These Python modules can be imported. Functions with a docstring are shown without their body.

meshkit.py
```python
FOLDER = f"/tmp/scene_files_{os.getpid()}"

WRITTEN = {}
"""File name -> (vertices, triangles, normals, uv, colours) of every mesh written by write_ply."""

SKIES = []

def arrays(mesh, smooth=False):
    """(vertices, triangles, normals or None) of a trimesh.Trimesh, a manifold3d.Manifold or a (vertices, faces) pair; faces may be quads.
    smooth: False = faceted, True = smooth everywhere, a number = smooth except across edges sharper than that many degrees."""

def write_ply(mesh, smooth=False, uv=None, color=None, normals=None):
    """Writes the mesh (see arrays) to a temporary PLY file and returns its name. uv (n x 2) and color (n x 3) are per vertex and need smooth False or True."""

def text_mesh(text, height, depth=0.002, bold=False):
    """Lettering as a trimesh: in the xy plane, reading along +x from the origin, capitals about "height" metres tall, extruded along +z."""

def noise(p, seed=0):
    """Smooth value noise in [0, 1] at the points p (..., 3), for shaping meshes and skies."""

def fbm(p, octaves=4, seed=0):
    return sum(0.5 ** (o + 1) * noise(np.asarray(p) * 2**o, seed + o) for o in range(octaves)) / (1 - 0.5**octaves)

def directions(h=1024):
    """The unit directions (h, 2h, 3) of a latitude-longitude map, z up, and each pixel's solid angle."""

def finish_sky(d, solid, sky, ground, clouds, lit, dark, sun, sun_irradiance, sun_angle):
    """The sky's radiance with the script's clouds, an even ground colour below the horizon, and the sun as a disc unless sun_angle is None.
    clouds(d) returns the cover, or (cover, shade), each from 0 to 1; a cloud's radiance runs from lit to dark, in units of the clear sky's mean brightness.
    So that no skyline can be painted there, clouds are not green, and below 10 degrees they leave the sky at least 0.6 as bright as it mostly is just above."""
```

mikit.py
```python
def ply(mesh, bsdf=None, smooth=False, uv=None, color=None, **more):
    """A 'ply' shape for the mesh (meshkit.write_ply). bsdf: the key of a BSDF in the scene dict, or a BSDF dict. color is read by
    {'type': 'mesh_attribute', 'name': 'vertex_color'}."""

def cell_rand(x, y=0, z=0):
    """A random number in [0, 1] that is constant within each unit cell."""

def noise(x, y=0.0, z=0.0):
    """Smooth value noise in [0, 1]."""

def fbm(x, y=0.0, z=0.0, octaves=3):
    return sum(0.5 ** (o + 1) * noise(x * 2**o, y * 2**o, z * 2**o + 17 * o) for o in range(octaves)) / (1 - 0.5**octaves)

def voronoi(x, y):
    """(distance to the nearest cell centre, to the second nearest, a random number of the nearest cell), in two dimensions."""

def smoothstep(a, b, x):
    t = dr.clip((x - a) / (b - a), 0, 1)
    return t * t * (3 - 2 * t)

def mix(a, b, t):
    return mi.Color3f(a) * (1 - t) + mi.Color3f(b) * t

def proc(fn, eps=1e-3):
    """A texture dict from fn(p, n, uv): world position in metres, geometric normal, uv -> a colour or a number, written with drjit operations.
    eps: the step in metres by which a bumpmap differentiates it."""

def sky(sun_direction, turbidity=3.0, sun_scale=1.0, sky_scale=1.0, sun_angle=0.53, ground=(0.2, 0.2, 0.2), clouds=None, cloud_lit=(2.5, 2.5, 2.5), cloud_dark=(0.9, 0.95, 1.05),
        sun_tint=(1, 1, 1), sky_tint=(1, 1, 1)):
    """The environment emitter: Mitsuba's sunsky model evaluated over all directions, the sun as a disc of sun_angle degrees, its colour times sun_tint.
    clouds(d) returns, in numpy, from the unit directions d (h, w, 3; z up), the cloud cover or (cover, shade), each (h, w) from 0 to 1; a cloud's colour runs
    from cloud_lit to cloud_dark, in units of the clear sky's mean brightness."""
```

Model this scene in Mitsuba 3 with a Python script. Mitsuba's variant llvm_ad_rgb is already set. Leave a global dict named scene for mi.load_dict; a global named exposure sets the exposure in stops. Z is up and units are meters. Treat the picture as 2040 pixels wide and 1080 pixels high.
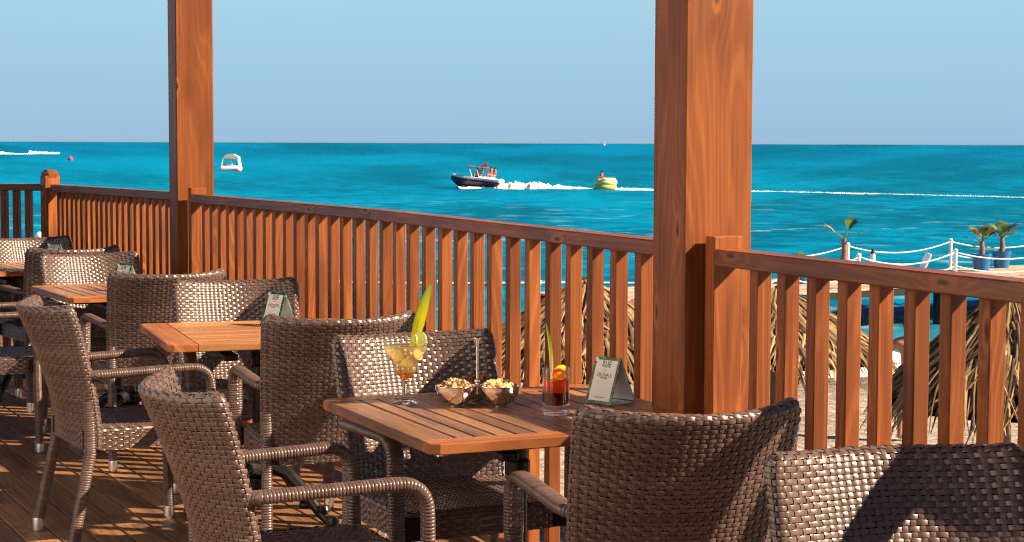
import math, random
import numpy as np, trimesh, manifold3d as m3
import drjit as dr, mitsuba as mi
import mikit, meshkit
from mikit import noise, fbm, voronoi, cell_rand, smoothstep, mix

T = mi.ScalarTransform4f
scene, labels = {}, {}
rnd = random.Random(5)
PI = math.pi
RAD = math.radians

# ------------------------------------------------------------------ camera, sky, exposure
EYE = 1.45
F = 3600.0                                     # focal length in pixels of the 2040 px wide photograph
_p, _r = math.atan((540 - 285.5) / F), RAD(0.2)
fw = np.array([0, math.cos(_p), -math.sin(_p)])
_u0 = np.array([0, math.sin(_p), math.cos(_p)])
up = -np.array([1., 0, 0]) * math.sin(_r) + _u0 * math.cos(_r)
scene['camera'] = {'type': 'thinlens', 'fov': math.degrees(2 * math.atan(1020 / F)), 'fov_axis': 'x',
                   'to_world': T().look_at(origin=[0, 0, EYE], target=[float(v) for v in np.array([0, 0, EYE]) + fw], up=[float(v) for v in up]),
                   'aperture_radius': 0.0012, 'focus_distance': 4.75, 'near_clip': 0.05, 'far_clip': 90000.0}
SUN_AZ, SUN_EL = RAD(-13), RAD(35)
sun = [math.cos(SUN_AZ) * math.cos(SUN_EL), math.sin(SUN_AZ) * math.cos(SUN_EL), math.sin(SUN_EL)]
def low_haze(d):
    # the pale sea haze that rings the horizon: thickest low down, gone by 10 degrees
    el = np.degrees(np.arcsin(d[..., 2]))
    n_ = meshkit.fbm(np.stack([d[..., 0] * 3, d[..., 1] * 3, d[..., 2] * 26], -1), 3, 4)
    return np.clip((9.5 - el) / 4.5, 0, 1) ** 1.2 * (.90 + .06 * n_), np.clip(1 - el / 5.5, 0, 1)
scene['sky'] = mikit.sky(sun, turbidity=2.2, sun_scale=2.6, sky_scale=0.55, sky_tint=(0.88, 0.98, 1.10), sun_tint=(1.0, 0.955, 0.90),
                         clouds=low_haze, cloud_lit=(2.95, 4.76, 5.67), cloud_dark=(2.29, 3.71, 5.13))
exposure = 1.75

# ------------------------------------------------------------------ helpers
def tag(key, label=None, cat=None, group=None, kind=None):
    d = labels.setdefault(key, {})
    for k, v in (('label', label), ('category', cat), ('group', group), ('kind', kind)):
        if v: d[k] = v
    return key

used = set()
def fresh(name):
    k, i = name, 0
    while k in used:
        i += 1; k = '%s_%03d' % (name, i)
    used.add(k)
    return k

def put(name, shape, parent=None, to_world=None):
    key = fresh((parent + '__' if parent else '') + name)
    s = dict(shape)
    if to_world is not None: s['to_world'] = to_world
    scene[key] = s
    return key

def thing(name, label, cat, group=None):
    return tag(fresh(name), label, cat, group)

def cat(meshes):
    """join (v, f, uv) triples"""
    vs, fs, us, n = [], [], [], 0
    for v, f, uv in meshes:
        vs.append(v); fs.append(f + n); us.append(uv); n += len(v)
    return np.vstack(vs), np.vstack(fs), np.vstack(us)

_c = []
for k in range(3):
    for sx in (-1, 1):
        for sy in (-1, 1):
            for sz in (-1, 1):
                q = [sx * .8, sy * .8, sz * .8]; q[k] = [sx, sy, sz][k] * 1.0
                _c.append(q)
_c = np.array(_c)
_hull = trimesh.convex.convex_hull(_c)
_map = [int(np.argmin(((_c - v) ** 2).sum(1))) for v in _hull.vertices]
CBF = np.array([[_map[i] for i in f] for f in _hull.faces])
CBS = np.sign(_c); CBK = np.repeat(np.arange(3), 8)

def cbox(size, c=0.003, center=(0, 0, 0), ex=(1, 0, 0), axis=2, seed=None, ez=None):
    """chamfered box: (vertices, faces, uv). size along ex, its level perpendicular, and z. axis: which one the grain follows."""
    h = np.array(size, float) / 2
    q = CBS * (h - c)
    for k in range(3):
        m = CBK == k
        q[m, k] = CBS[m, k] * h[k]
    seed = rnd.randrange(4000) if seed is None else seed
    o = [i for i in range(3) if i != axis]
    uv = np.stack([q[:, axis] + (seed % 97) * 1.37, q[:, o[0]] + q[:, o[1]] + 3.5 + 7 * seed], 1)
    ex = np.array(ex, float)
    if len(ex) == 2: ex = np.append(ex, 0)
    ex = ex / np.linalg.norm(ex)
    ez = np.array([0, 0, 1.]) if ez is None else np.array(ez, float) / np.linalg.norm(ez)
    ey = np.cross(ez, ex)
    v = q[:, :1] * ex + q[:, 1:2] * ey + q[:, 2:] * ez + np.array(center, float)
    return v, CBF, uv

def solid(m, bsdf, smooth=False):
    v, f, uv = m
    return mikit.ply((v, f), bsdf, smooth=smooth, uv=uv)

def tm(m, bsdf, smooth=30):
    return mikit.ply(m, bsdf, smooth=smooth)

def lathe(profile, n=48, center=(0, 0, 0)):
    """closed or open profile (r, z) revolved about z"""
    p = np.array(profile, float); k = len(p)
    a = np.arange(n) * 2 * PI / n
    v = np.stack([p[:, 0][None] * np.cos(a)[:, None], p[:, 0][None] * np.sin(a)[:, None], np.repeat(p[:, 1][None], n, 0)], -1).reshape(-1, 3) + np.array(center)
    f = []
    for i in range(n):
        j = (i + 1) % n
        for q in range(k - 1):
            a0, a1, b0, b1 = i * k + q, i * k + q + 1, j * k + q, j * k + q + 1
            f += [[a0, b0, b1], [a0, b1, a1]]
    m = trimesh.Trimesh(v, f, process=False); m.merge_vertices(); m.update_faces(m.nondegenerate_faces()); m.remove_unreferenced_vertices()
    return m

def tube(path, r, n=10, caps=True):
    path = np.array(path, float); r = np.broadcast_to(np.asarray(r, float), (len(path),))
    t = np.gradient(path, axis=0); t /= np.linalg.norm(t, axis=1, keepdims=True) + 1e-12
    ref = np.array([0, 0, 1.]) if abs(t[:, 2]).mean() < .8 else np.array([1., 0, 0])
    a = np.cross(t, ref); a /= np.linalg.norm(a, axis=1, keepdims=True) + 1e-12
    b = np.cross(t, a)
    th = np.arange(n) * 2 * PI / n
    v = path[:, None] + r[:, None, None] * (np.cos(th)[None, :, None] * a[:, None] + np.sin(th)[None, :, None] * b[:, None])
    v = v.reshape(-1, 3); f = []
    for i in range(len(path) - 1):
        for j in range(n):
            k = (j + 1) % n
            f += [[i * n + j, (i + 1) * n + k, (i + 1) * n + j], [i * n + j, i * n + k, (i + 1) * n + k]]
    if caps:
        v = np.vstack([v, path[:1], path[-1:]]); c0, c1 = len(v) - 2, len(v) - 1; L = (len(path) - 1) * n
        for j in range(n):
            k = (j + 1) % n
            f += [[c0, k, j], [c1, L + j, L + k]]
    return trimesh.Trimesh(v, f, process=False)

def torus(R, r, c, sx=1, sy=1, n=40, k=14):
    m = trimesh.creation.torus(R, r, n, k); m.vertices *= (sx, sy, 1); m.apply_translation(c); return m
def join(ms): return trimesh.util.concatenate(ms)
def grid_faces(nr, nc, closed=False, flip=False):
    i, j = np.meshgrid(np.arange(nr - 1), np.arange(nc if closed else nc - 1), indexing='ij')
    j2 = (j + 1) % nc
    a, b, c_, d = i * nc + j, i * nc + j2, (i + 1) * nc + j2, (i + 1) * nc + j
    f = np.concatenate([np.stack([a, b, c_], -1).reshape(-1, 3), np.stack([a, c_, d], -1).reshape(-1, 3)])
    return f[:, ::-1] if flip else f

# ------------------------------------------------------------------ materials
def rgb(*c): return {'type': 'rgb', 'value': list(c)}
def P(c, rough=.5, spec=.4, **k):
    return {'type': 'principled', 'base_color': c if isinstance(c, dict) else rgb(*c), 'roughness': rough, 'specular': spec, **k}
def two(b): return {'type': 'twosided', 'bsdf': b}

def wood_fn(dark, base, light, contrast=1.0, knots=1.0, cracks=0.0):
    def fn(p, n, uv):
        seed = dr.floor(uv.y / 7.0)
        b = uv.y - seed * 7.0 - 3.5
        a = uv.x
        r1, r2, r3 = cell_rand(seed, 1), cell_rand(seed, 2), cell_rand(seed, 3)
        d1, d2, which = voronoi(a * 2.6 + r3 * 40, b * 8 + seed * 3)
        is_knot = dr.select(which > .72, 1.0, 0.0) * knots
        w = fbm(a * 1.1 + r1 * 60, b * 9, seed * 3.7, 2) + is_knot * .15 * smoothstep(.45, .0, d1)
        g = 0.5 + 0.5 * dr.sin(6.2832 * (w * (7 + 6 * r2) + b * 34))
        g = smoothstep(0.45, 1.0, g)
        fine = noise(a * 4 + 9, b * 230, seed)
        streak = noise(a * 2.2 + 40 * r1, b * 120, seed + 2)
        blotch = fbm(a * 3.1 + 30 * r2, b * 16, seed + 5, 2)
        c = mix(base, light, dr.clip((g * (.30 + .45 * r1) + .40 * smoothstep(.62, .9, streak) + 0.45 * smoothstep(.5, .8, blotch) * r2) * contrast, 0, 1))
        c = mix(c, dark, dr.clip((0.42 * smoothstep(.60, .95, fine) + .50 * smoothstep(.50, .22, blotch)) * contrast, 0, 1))
        c = mix(c, light, is_knot * .8 * smoothstep(.16, .10, d1) * smoothstep(.05, .09, d1))
        c = mix(c, mi.Color3f(dark) * .35, is_knot * .9 * smoothstep(.085, .03, d1 + .03 * noise(a * 90, b * 220, seed)))
        if cracks:
            off = b - (r2 - .5) * .12 - .010 * noise(a * 1.7 + 20 * r1, seed)
            live = smoothstep(.42, .55, noise(a * 1.3 + 7 * r3, seed + 4))
            c = mix(c, mi.Color3f(dark) * .12, cracks * live * smoothstep(.0016, .0006, dr.abs(off)))
        return c * (0.78 + 0.44 * r3)
    return fn

scene['wood_stain'] = P(mikit.proc(wood_fn((.075, .019, .008), (.182, .051, .016), (.30, .100, .024), .9)), .42, .32)
scene['wood_post'] = P(mikit.proc(wood_fn((.085, .022, .009), (.196, .056, .0165), (.30, .104, .026), .78, 1.0, .9)), .44, .3)
scene['wood_rail_top'] = P(mikit.proc(wood_fn((.060, .016, .008), (.148, .040, .016), (.25, .076, .024), .9)), .36, .5, clearcoat=.35, clearcoat_gloss=.75)
scene['wood_table'] = P(mikit.proc(wood_fn((.085, .039, .022), (.190, .095, .054), (.27, .138, .074), .8, .35)), .36, .5)
scene['wood_table_warm'] = P(mikit.proc(wood_fn((.13, .048, .020), (.27, .125, .052), (.37, .18, .078), .8, .35)), .36, .5)
scene['wood_edge'] = P(mikit.proc(wood_fn((.12, .036, .012), (.26, .088, .028), (.38, .15, .05), 1.0, .2)), .36, .5)
scene['wood_deck'] = P(mikit.proc(wood_fn((.066, .030, .016), (.160, .080, .040), (.25, .128, .060), .9, .5)), .55, .3)
def wicker_fn(p, n, uv):
    r = cell_rand(uv.y, 7)
    f = noise(uv.x * 90, uv.y * 3.3)
    c = mix((.064, .041, .039), (.135, .089, .084), r * .7 + .3 * f)
    return c
scene['wicker'] = {'type': 'principled', 'base_color': mikit.proc(wicker_fn), 'roughness': .33, 'specular': .75}
scene['wicker_core'] = P((.016, .010, .009), .7, .2)
scene['alu'] = {'type': 'roughconductor', 'material': 'Al', 'alpha': .22}
scene['steel'] = {'type': 'roughconductor', 'material': 'Al', 'alpha': .05}
scene['steel_stem'] = {'type': 'roughconductor', 'material': 'Al', 'alpha': .12}
scene['iron'] = P((.012, .012, .013), .32, .5)
scene['paper_white'] = P((.80, .80, .79), .45, .4)
scene['ink'] = P((.02, .022, .03), .6, .3)
def leafprint(p, n, uv):
    v = fbm(p.x * 90 + p.z * 60, p.y * 90, p.z * 40, 2)
    return mix((.006, .030, .014), (.05, .28, .10), smoothstep(.42, .7, v))
scene['green_print'] = P(mikit.proc(leafprint), .3, .5)
scene['lime_leaf'] = {'type': 'principledthin', 'base_color': {'type': 'mesh_attribute', 'name': 'vertex_color'}, 'roughness': .35, 'diff_trans': .7, 'spec_trans': 0.0}
scene['glass'] = {'type': 'dielectric', 'int_ior': 1.5}
scene['glass_wall'] = {'type': 'thindielectric', 'int_ior': 1.5}
def drink(col, cloud, w):
    return {'type': 'blendbsdf', 'weight': w, 'a': {'type': 'thindielectric', 'int_ior': 1.15, 'specular_transmittance': rgb(*col)},
            'b': {'type': 'principledthin', 'base_color': rgb(*cloud), 'roughness': .3, 'diff_trans': 1.4, 'spec_trans': 0.0}}
scene['drink_pale'] = drink((.95, .91, .74), (.82, .70, .40), .45)
scene['drink_gold'] = drink((.93, .55, .12), (.80, .40, .05), .5)
scene['drink_orange'] = drink((.97, .36, .07), (.85, .20, .02), .42)
scene['drink_red'] = drink((.42, .03, .012), (.16, .007, .004), .5)

# ------------------------------------------------------------------ the rail's plan (metres; the camera stands at 0, 0 and looks along +y)
def V(a): return np.array([math.sin(RAD(a)), math.cos(RAD(a))])
U = V(-24.2)                                    # along the rail, away from the camera
N = -np.array([U[1], -U[0]])                    # from the rail towards the deck
P0 = np.array([.532, 4.740])
def at(d, t, z=0.0): q = P0 + U * t + N * d; return np.array([q[0], q[1], z])
RAIL_Z, RAIL_H, RAIL_W = 1.13, .044, .078
SEA_Z, BEACH_Z = -3.0, -2.65

# ------------------------------------------------------------------ setting: sea, beach, surf, deck
def sea_color(p, n, uv):
    d = dr.sqrt(p.x * p.x + p.y * p.y)
    near = mix((.0, .144, .290), (.0, .121, .272), smoothstep(60, 900, d))
    s = 1.0 / (0.25 + d * 0.012)
    v = fbm(p.x * .22 * s, p.y * .55 * s, 0, 4)
    v2 = fbm(p.x * .7, p.y * 1.0, 3, 3)
    c = mix(near * .70, near * 1.36, smoothstep(.30, .70, v * .55 + v2 * .45))
    shallow = smoothstep(52, 36, d)
    c = mix(c, mi.Color3f(.05, .20, .23), shallow * .8)
    cap = smoothstep(.70, .80, fbm(p.x * .35, p.y * .8, 8, 3)) * smoothstep(160, 80, d)
    return mix(c, mi.Color3f(.35, .55, .62), cap * .35)
def sea_bump(p, n, uv):
    return fbm(p.x * .7, p.y * .9, 0, 4) * .22 + fbm(p.x * .12, p.y * .17, 4, 2) * .5
scene['sea_water'] = {'type': 'bumpmap', 'arbitrary': mikit.proc(sea_bump, eps=.03), 'scale': 1.0,
                      'bsdf': P(mikit.proc(sea_color), .5, .02)}
rr = np.concatenate([np.geomspace(8, 400, 190), np.geomspace(420, 60000, 60)])
aa = np.linspace(RAD(-80), RAD(80), 520)
RR, AA = np.meshgrid(rr, aa, indexing='ij')
X, Y = RR * np.sin(AA), RR * np.cos(AA)
Z = (meshkit.fbm(np.stack([X * .45, Y * .6, X * 0], -1), 3, 2) - .5) * .30 * np.clip((420 - RR) / 300, 0, 1)
scene['sea'] = mikit.ply((np.stack([X, Y, Z + SEA_Z], -1).reshape(-1, 3), grid_faces(len(rr), len(aa))), 'sea_water', smooth=True)
used.add('sea'); tag('sea', 'turquoise sea with small ripples reaching to the horizon', kind='structure')

def shore_y(x): return 36.0 - .36 * (x - 4)     # where the water meets the beach
def beach_color(p, n, uv):
    d1, d2, w = voronoi(p.x * 9, p.y * 9)
    c = mix((.20, .165, .14), (.42, .38, .34), w)
    c = c * (0.55 + 0.45 * smoothstep(.0, .25, d2 - d1))
    wet = smoothstep(-5.0, -1.2, p.y - 36.0 + .36 * (p.x - 4) + 1.3 * fbm(p.x * .8, 0, 0, 2))
    return c * (1 - .5 * wet)
scene['pebbles'] = P(mikit.proc(beach_color), .8, .2)
xs, ys = np.linspace(-40, 60, 260), np.linspace(-6, 44, 200)
X, Y = np.meshgrid(xs, ys, indexing='xy')
dz = np.clip((Y - shore_y(X)) / 16 + 1, 0, 2.5)
Z = BEACH_Z - .32 * dz - .0 + (meshkit.fbm(np.stack([X * 1.2, Y * 1.2, X * 0], -1), 4, 7) - .5) * .16
scene['beach'] = mikit.ply((np.stack([X, Y, Z], -1).reshape(-1, 3), grid_faces(len(ys), len(xs))), 'pebbles', smooth=True)
used.add('beach'); tag('beach', 'grey brown pebble beach below the terrace', kind='structure')

scene['foam'] = P((.86, .88, .90), .8, .2)
rs = np.random.default_rng(11)
def foam_ribbon(cx, cy, half, height, seed, step_across=13):
    """a low churned ribbon of foam along the points, its width and height broken up by noise"""
    path = np.stack([cx, cy], 1); t = np.gradient(path, axis=0); t /= np.linalg.norm(t, axis=1, keepdims=True)
    nn = np.stack([-t[:, 1], t[:, 0]], 1)
    w = np.linspace(-1, 1, step_across)
    s = np.cumsum(np.r_[0, np.linalg.norm(np.diff(path, axis=0), axis=1)])
    L = half[:, None] * (.45 + 1.1 * meshkit.fbm(np.stack([s[:, None] * .6 + 0 * w, np.sign(w) * 5 + 0 * s[:, None], 0 * s[:, None] + 0 * w], -1), 3, seed))
    pts = path[:, None] + nn[:, None] * (w[None] * L)[..., None]
    h = np.sqrt(np.clip(1 - w ** 2, 0, 1))[None] * height[:, None] * (.15 + 1.7 * meshkit.fbm(np.stack([s[:, None] * 3.1 + 0 * w, w[None] * 5 + 0 * s[:, None], 0 * s[:, None] + 0 * w], -1), 3, seed + 3) ** 1.5)
    v = np.dstack([pts, h + SEA_Z + .02 - .12 * (np.abs(w)[None] > .99)])
    v = v.reshape(-1, 3); f = grid_faces(len(cx), step_across)
    up_ = np.cross(v[f[:, 1]] - v[f[:, 0]], v[f[:, 2]] - v[f[:, 0]])[:, 2].sum()
    return v, f if up_ > 0 else f[:, ::-1]
sx = np.linspace(-30, 45, 320)
surf = [foam_ribbon(sx, shore_y(sx) + .5 + .7 * np.sin(sx * .7) * np.sin(sx * .23), 1.1 + 0 * sx, .30 + 0 * sx, 3),
        foam_ribbon(sx, shore_y(sx) + 3.2 + .6 * np.sin(sx * .5 + 1), .35 + 0 * sx, .12 + 0 * sx, 9)]
scene['surf'] = tm(join([trimesh.Trimesh(*m, process=False) for m in surf]), 'foam', True)
used.add('surf'); tag('surf', 'white surf breaking along the pebble shore', kind='stuff')

# deck: boards laid along the table rows, the outer edge at the rail
scene['deck'] = mikit.ply(trimesh.Trimesh(*(lambda m: (m[0], m[1]))(cbox((10.1, 30, .10), .01, at(4.95, 2, -.092), N)), process=False), 'wicker_core')
used.add('deck'); tag('deck', 'brown timber deck of the terrace', kind='structure')
DU = V(-26.8); DN = -np.array([DU[1], -DU[0]])
k = 0; off = .02
while off < 4.6:
    t0 = -2.2 - rnd.random() * 1.2 - 1.5
    while t0 < 10.5:
        L = rnd.choice([1.9, 2.6, 3.2, 3.8])
        c = P0 + DN * (off - .62) + DU * (t0 + L / 2)
        if (c - P0) @ N > -0.10 - .1:
            put('plank', solid(cbox((L - .004, .114, .026), .0035, (c[0], c[1], -.0145 + rnd.uniform(-.0006, .0006)), DU, 0), 'wood_deck'), 'deck')
        t0 += L
    off += .12

# ------------------------------------------------------------------ posts and railings
def post(name, label, cat_, d0, d1, t0, t1, z0, z1, ex=None, c=.006):
    t = thing(name, label, cat_)
    ctr = at((d0 + d1) / 2, (t0 + t1) / 2, (z0 + z1) / 2)
    put('shaft', solid(cbox((t1 - t0, abs(d1 - d0), z1 - z0), c, ctr, U, 2), 'wood_post'), t)
    return t, ctr
main_post, mc = post('roof_post', 'thick orange brown timber post nearest the camera, rising out of the picture', 'post', .058, -.152, .062, .235, -.6, 2.75)
# the second post stands at the kink of the rail, turned like the first
def wpost(key, ctr, su, sd, z0, z1, ex):
    return put('shaft', solid(cbox((su, sd, z1 - z0), .006, (ctr[0], ctr[1], (z0 + z1) / 2), ex, 2), 'wood_post'), key)
p2 = thing('roof_post', 'slimmer looking timber post farther along the rail, left of the red and white pedal boat', 'post')
wpost(p2, np.array([-1.738, 9.80]), .172, .205, -.6, 2.75, U)
beam = thing('roof_beam', 'timber beam carried by the two tall posts above the picture', 'beam')
put('timber', solid(cbox((13, .16, .20), .006, at(-.05, 2.2, 2.86), U, 0), 'wood_stain'), beam)
roof = thing('unseen_roof', 'unseen narrow board roof above the tall posts, shading the tables from overhead sky', 'roof')  # out of view, width chosen to shade the tables from overhead sky
put('roof_board', solid(cbox((13, 1.5, .05), .006, at(.05, 2.2, 3.0), U, 0), 'wood_stain'), roof)

def railing(label, pts, marks, plank_start=None, plank_end=None):
    """pts: plan of the inner edge from near to far; marks: distances along it where balusters stand"""
    key = thing('railing', label, 'railing', 'railing sections of the terrace')
    pts = [np.array(q, float) for q in pts]
    segs = [(pts[i], pts[i + 1]) for i in range(len(pts) - 1)]
    def rail_run(name, z0, h, inset, width, mat):
        ms = []
        for i, (a, b) in enumerate(segs):
            u = (b - a) / np.linalg.norm(b - a); n = -np.array([u[1], -u[0]])
            ctr = (a + b) / 2 - n * (inset + width / 2)
            L = np.linalg.norm(b - a)
            ms.append(solid(cbox((L, width, h), .0035, (ctr[0], ctr[1], z0 + h / 2), u, 0), mat))
        for m in ms: put(name, m, key)
    rail_run('top_rail', RAIL_Z, RAIL_H, 0, RAIL_W, 'wood_rail_top')
    rail_run('bottom_rail', .026, .040, .014, .066, 'wood_stain')
    for s in marks:
        q = s
        for a, b in segs:
            L = np.linalg.norm(b - a)
            if q <= L or (b is segs[-1][1]):
                u = (b - a) / L; n = -np.array([u[1], -u[0]]); c = a + u * (q + .020) - n * (.022 + .022); break
            q -= L
        put('baluster', solid(cbox((.040 + rnd.uniform(-.001, .001), .044, RAIL_Z - .066), .003, (c[0] + rnd.uniform(-.0012, .0012), c[1], .066 + (RAIL_Z - .066) / 2), u + rnd.uniform(-.02, .02) * n, 2), 'wood_stain'), key)
    return key

def plank_post(parent, a, u, z1=1.207, w=.088, th=.046):
    n = -np.array([u[1], -u[0]])
    c = a + u * (th / 2) - n * (w / 2 - .002)
    put('end_plank', solid(cbox((th, w, z1 + .05), .003, (c[0], c[1], z1 / 2 - .025), u, 2), 'wood_stain'), parent)

rt = railing('right railing section from the thick post to the right edge of the picture',
             [P0 + U * -3.6, P0 - U * .0], [3.6 - .177 - .1305 * i for i in range(26)])
plank_post(rt, P0, U)
mA, mB, mC = np.array([.411, 5.167]), np.array([-.584, 7.496]), np.array([-1.708, 9.606])
mA = mA - (mB - mA) / np.linalg.norm(mB - mA) * .198
uM = (mB - mA) / np.linalg.norm(mB - mA); uF = (mC - mB) / np.linalg.norm(mC - mB)
L1, L2 = np.linalg.norm(mB - mA), np.linalg.norm(mC - mB)
marks = [.175, .338, .50, .663, .824, .983, 1.151, 1.319, 1.486, 1.652, 1.810, 1.975, 2.149, 2.325, 2.497, 2.660, 2.808, 2.950, 3.090, 3.229, 3.371, 3.507,
         3.644, 3.783, 3.920, 4.054, 4.190, 4.322, 4.455, 4.586, 4.715, 4.842, 4.972]
md = railing('long middle railing section between the two tall posts', [mA, mB, mC], marks)
plank_post(md, mC - uF * .004, uF)
lA, lC = np.array([-1.79, 9.87]), np.array([-2.985, 11.68])
uL = (lC - lA) / np.linalg.norm(lC - lA)
lf = railing('left railing section from the slim post to the short corner post', [lA, lC], [.10, .193, .287, .382, .478, .572, .667, .761, .856, .950, 1.041, 1.130, 1.215, 1.300, 1.383, 1.469, 1.560, 1.648, 1.735, 1.819, 1.903, 1.987, 2.071])
uE = np.array([-.95, .31])
fr = railing('short railing section at the far left beyond the corner post', [lC + uE * .02 + np.array([-.06, .06]), lC + uE * 2.2 + np.array([-.06, .06])], [.10 + .091 * i for i in range(22)])
cp = thing('corner_post', 'short timber corner post with a rounded top at the bend of the railing', 'post')
nL = -np.array([uL[1], -uL[0]])
cc = lC + uL * .05 + nL * (-.045) + np.array([-.027, 0])
put('shaft', solid(cbox((.095, .10, 1.29), .004, (cc[0], cc[1], .585), uL, 2), 'wood_stain'), cp)
put('cap', solid(cbox((.097, .102, .075), .024, (cc[0], cc[1], 1.23), uL, 2), 'wood_stain'), cp)

# white wall out of view at left, placed to bounce sun onto left-facing sides
scene['render_white'] = P((.84, .82, .79), .8, .2)
scene['window_dark'] = P((.02, .025, .03), .1, .5)
bd = thing('unseen_bounce_wall', 'unseen white wall on the landward side, bouncing sunlight onto the terrace', 'unseen_wall')
def wall_block(t0, t1, z0, z1): put('wall', solid(cbox((t1 - t0, .3, z1 - z0), .01, at(4.05, (t0 + t1) / 2, (z0 + z1) / 2), U, 0), 'render_white'), bd)
wall_block(-2.4, 3.4, 2.35, 4.0); wall_block(-2.4, 3.4, -.15, .85)
for i in range(2):
    t_ = -2.4 + i * 2.9
    wall_block(t_, t_ + (2.9 if i == 0 else 2.1), .852, 2.348)
    if i == 1: put('unseen_window', solid(cbox((.8, .05, 1.496), .004, at(4.10, t_ + 2.5, 1.6), U, 0), 'window_dark'), bd)

bw_ = thing('added_sky_block_wall', 'added dark timber wall behind the viewer, holding back sky light', 'unseen_wall')  # added wall behind the viewer, blocks sky light from camera-facing sides
for i in range(17): put('wall_plank', solid(cbox((.026, .238, 3.0), .004, at(-.2 + .24 * i, -6.6, 1.5), U, 2), 'wood_deck'), bw_)

# ------------------------------------------------------------------ wicker armchair
def strand_mesh(pos, nrm, side, w, th, closed, tone, prof=((-.5, -.55), (-.36, 0), (.36, 0), (.5, -.55))):
    """pos (M, K, 3): M strands of K samples. Flat bowed strips. -> (v, f, uv)"""
    M, K = pos.shape[:2]; q = np.array(prof)
    v = pos[:, :, None] + side[:, :, None] * (q[:, 0] * w)[None, None, :, None] + nrm[:, :, None] * (q[:, 1] * th)[None, None, :, None]
    nq = len(q)
    base = grid_faces(K, nq) if not closed else None
    if closed:
        i, j = np.meshgrid(np.arange(K), np.arange(nq - 1), indexing='ij'); i2 = (i + 1) % K
        a, b, c_, d = i * nq + j, i * nq + j + 1, i2 * nq + j + 1, i2 * nq + j
        base = np.concatenate([np.stack([a, b, c_], -1).reshape(-1, 3), np.stack([a, c_, d], -1).reshape(-1, 3)])
    f = (base[None] + (np.arange(M) * K * nq)[:, None, None]).reshape(-1, 3)
    uv = np.zeros((M, K, nq, 2)); uv[..., 0] = np.linspace(0, 1, K)[None, :, None]; uv[..., 1] = np.asarray(tone)[:, None, None] + .5
    return v.reshape(-1, 3), f, uv.reshape(-1, 2)

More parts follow.
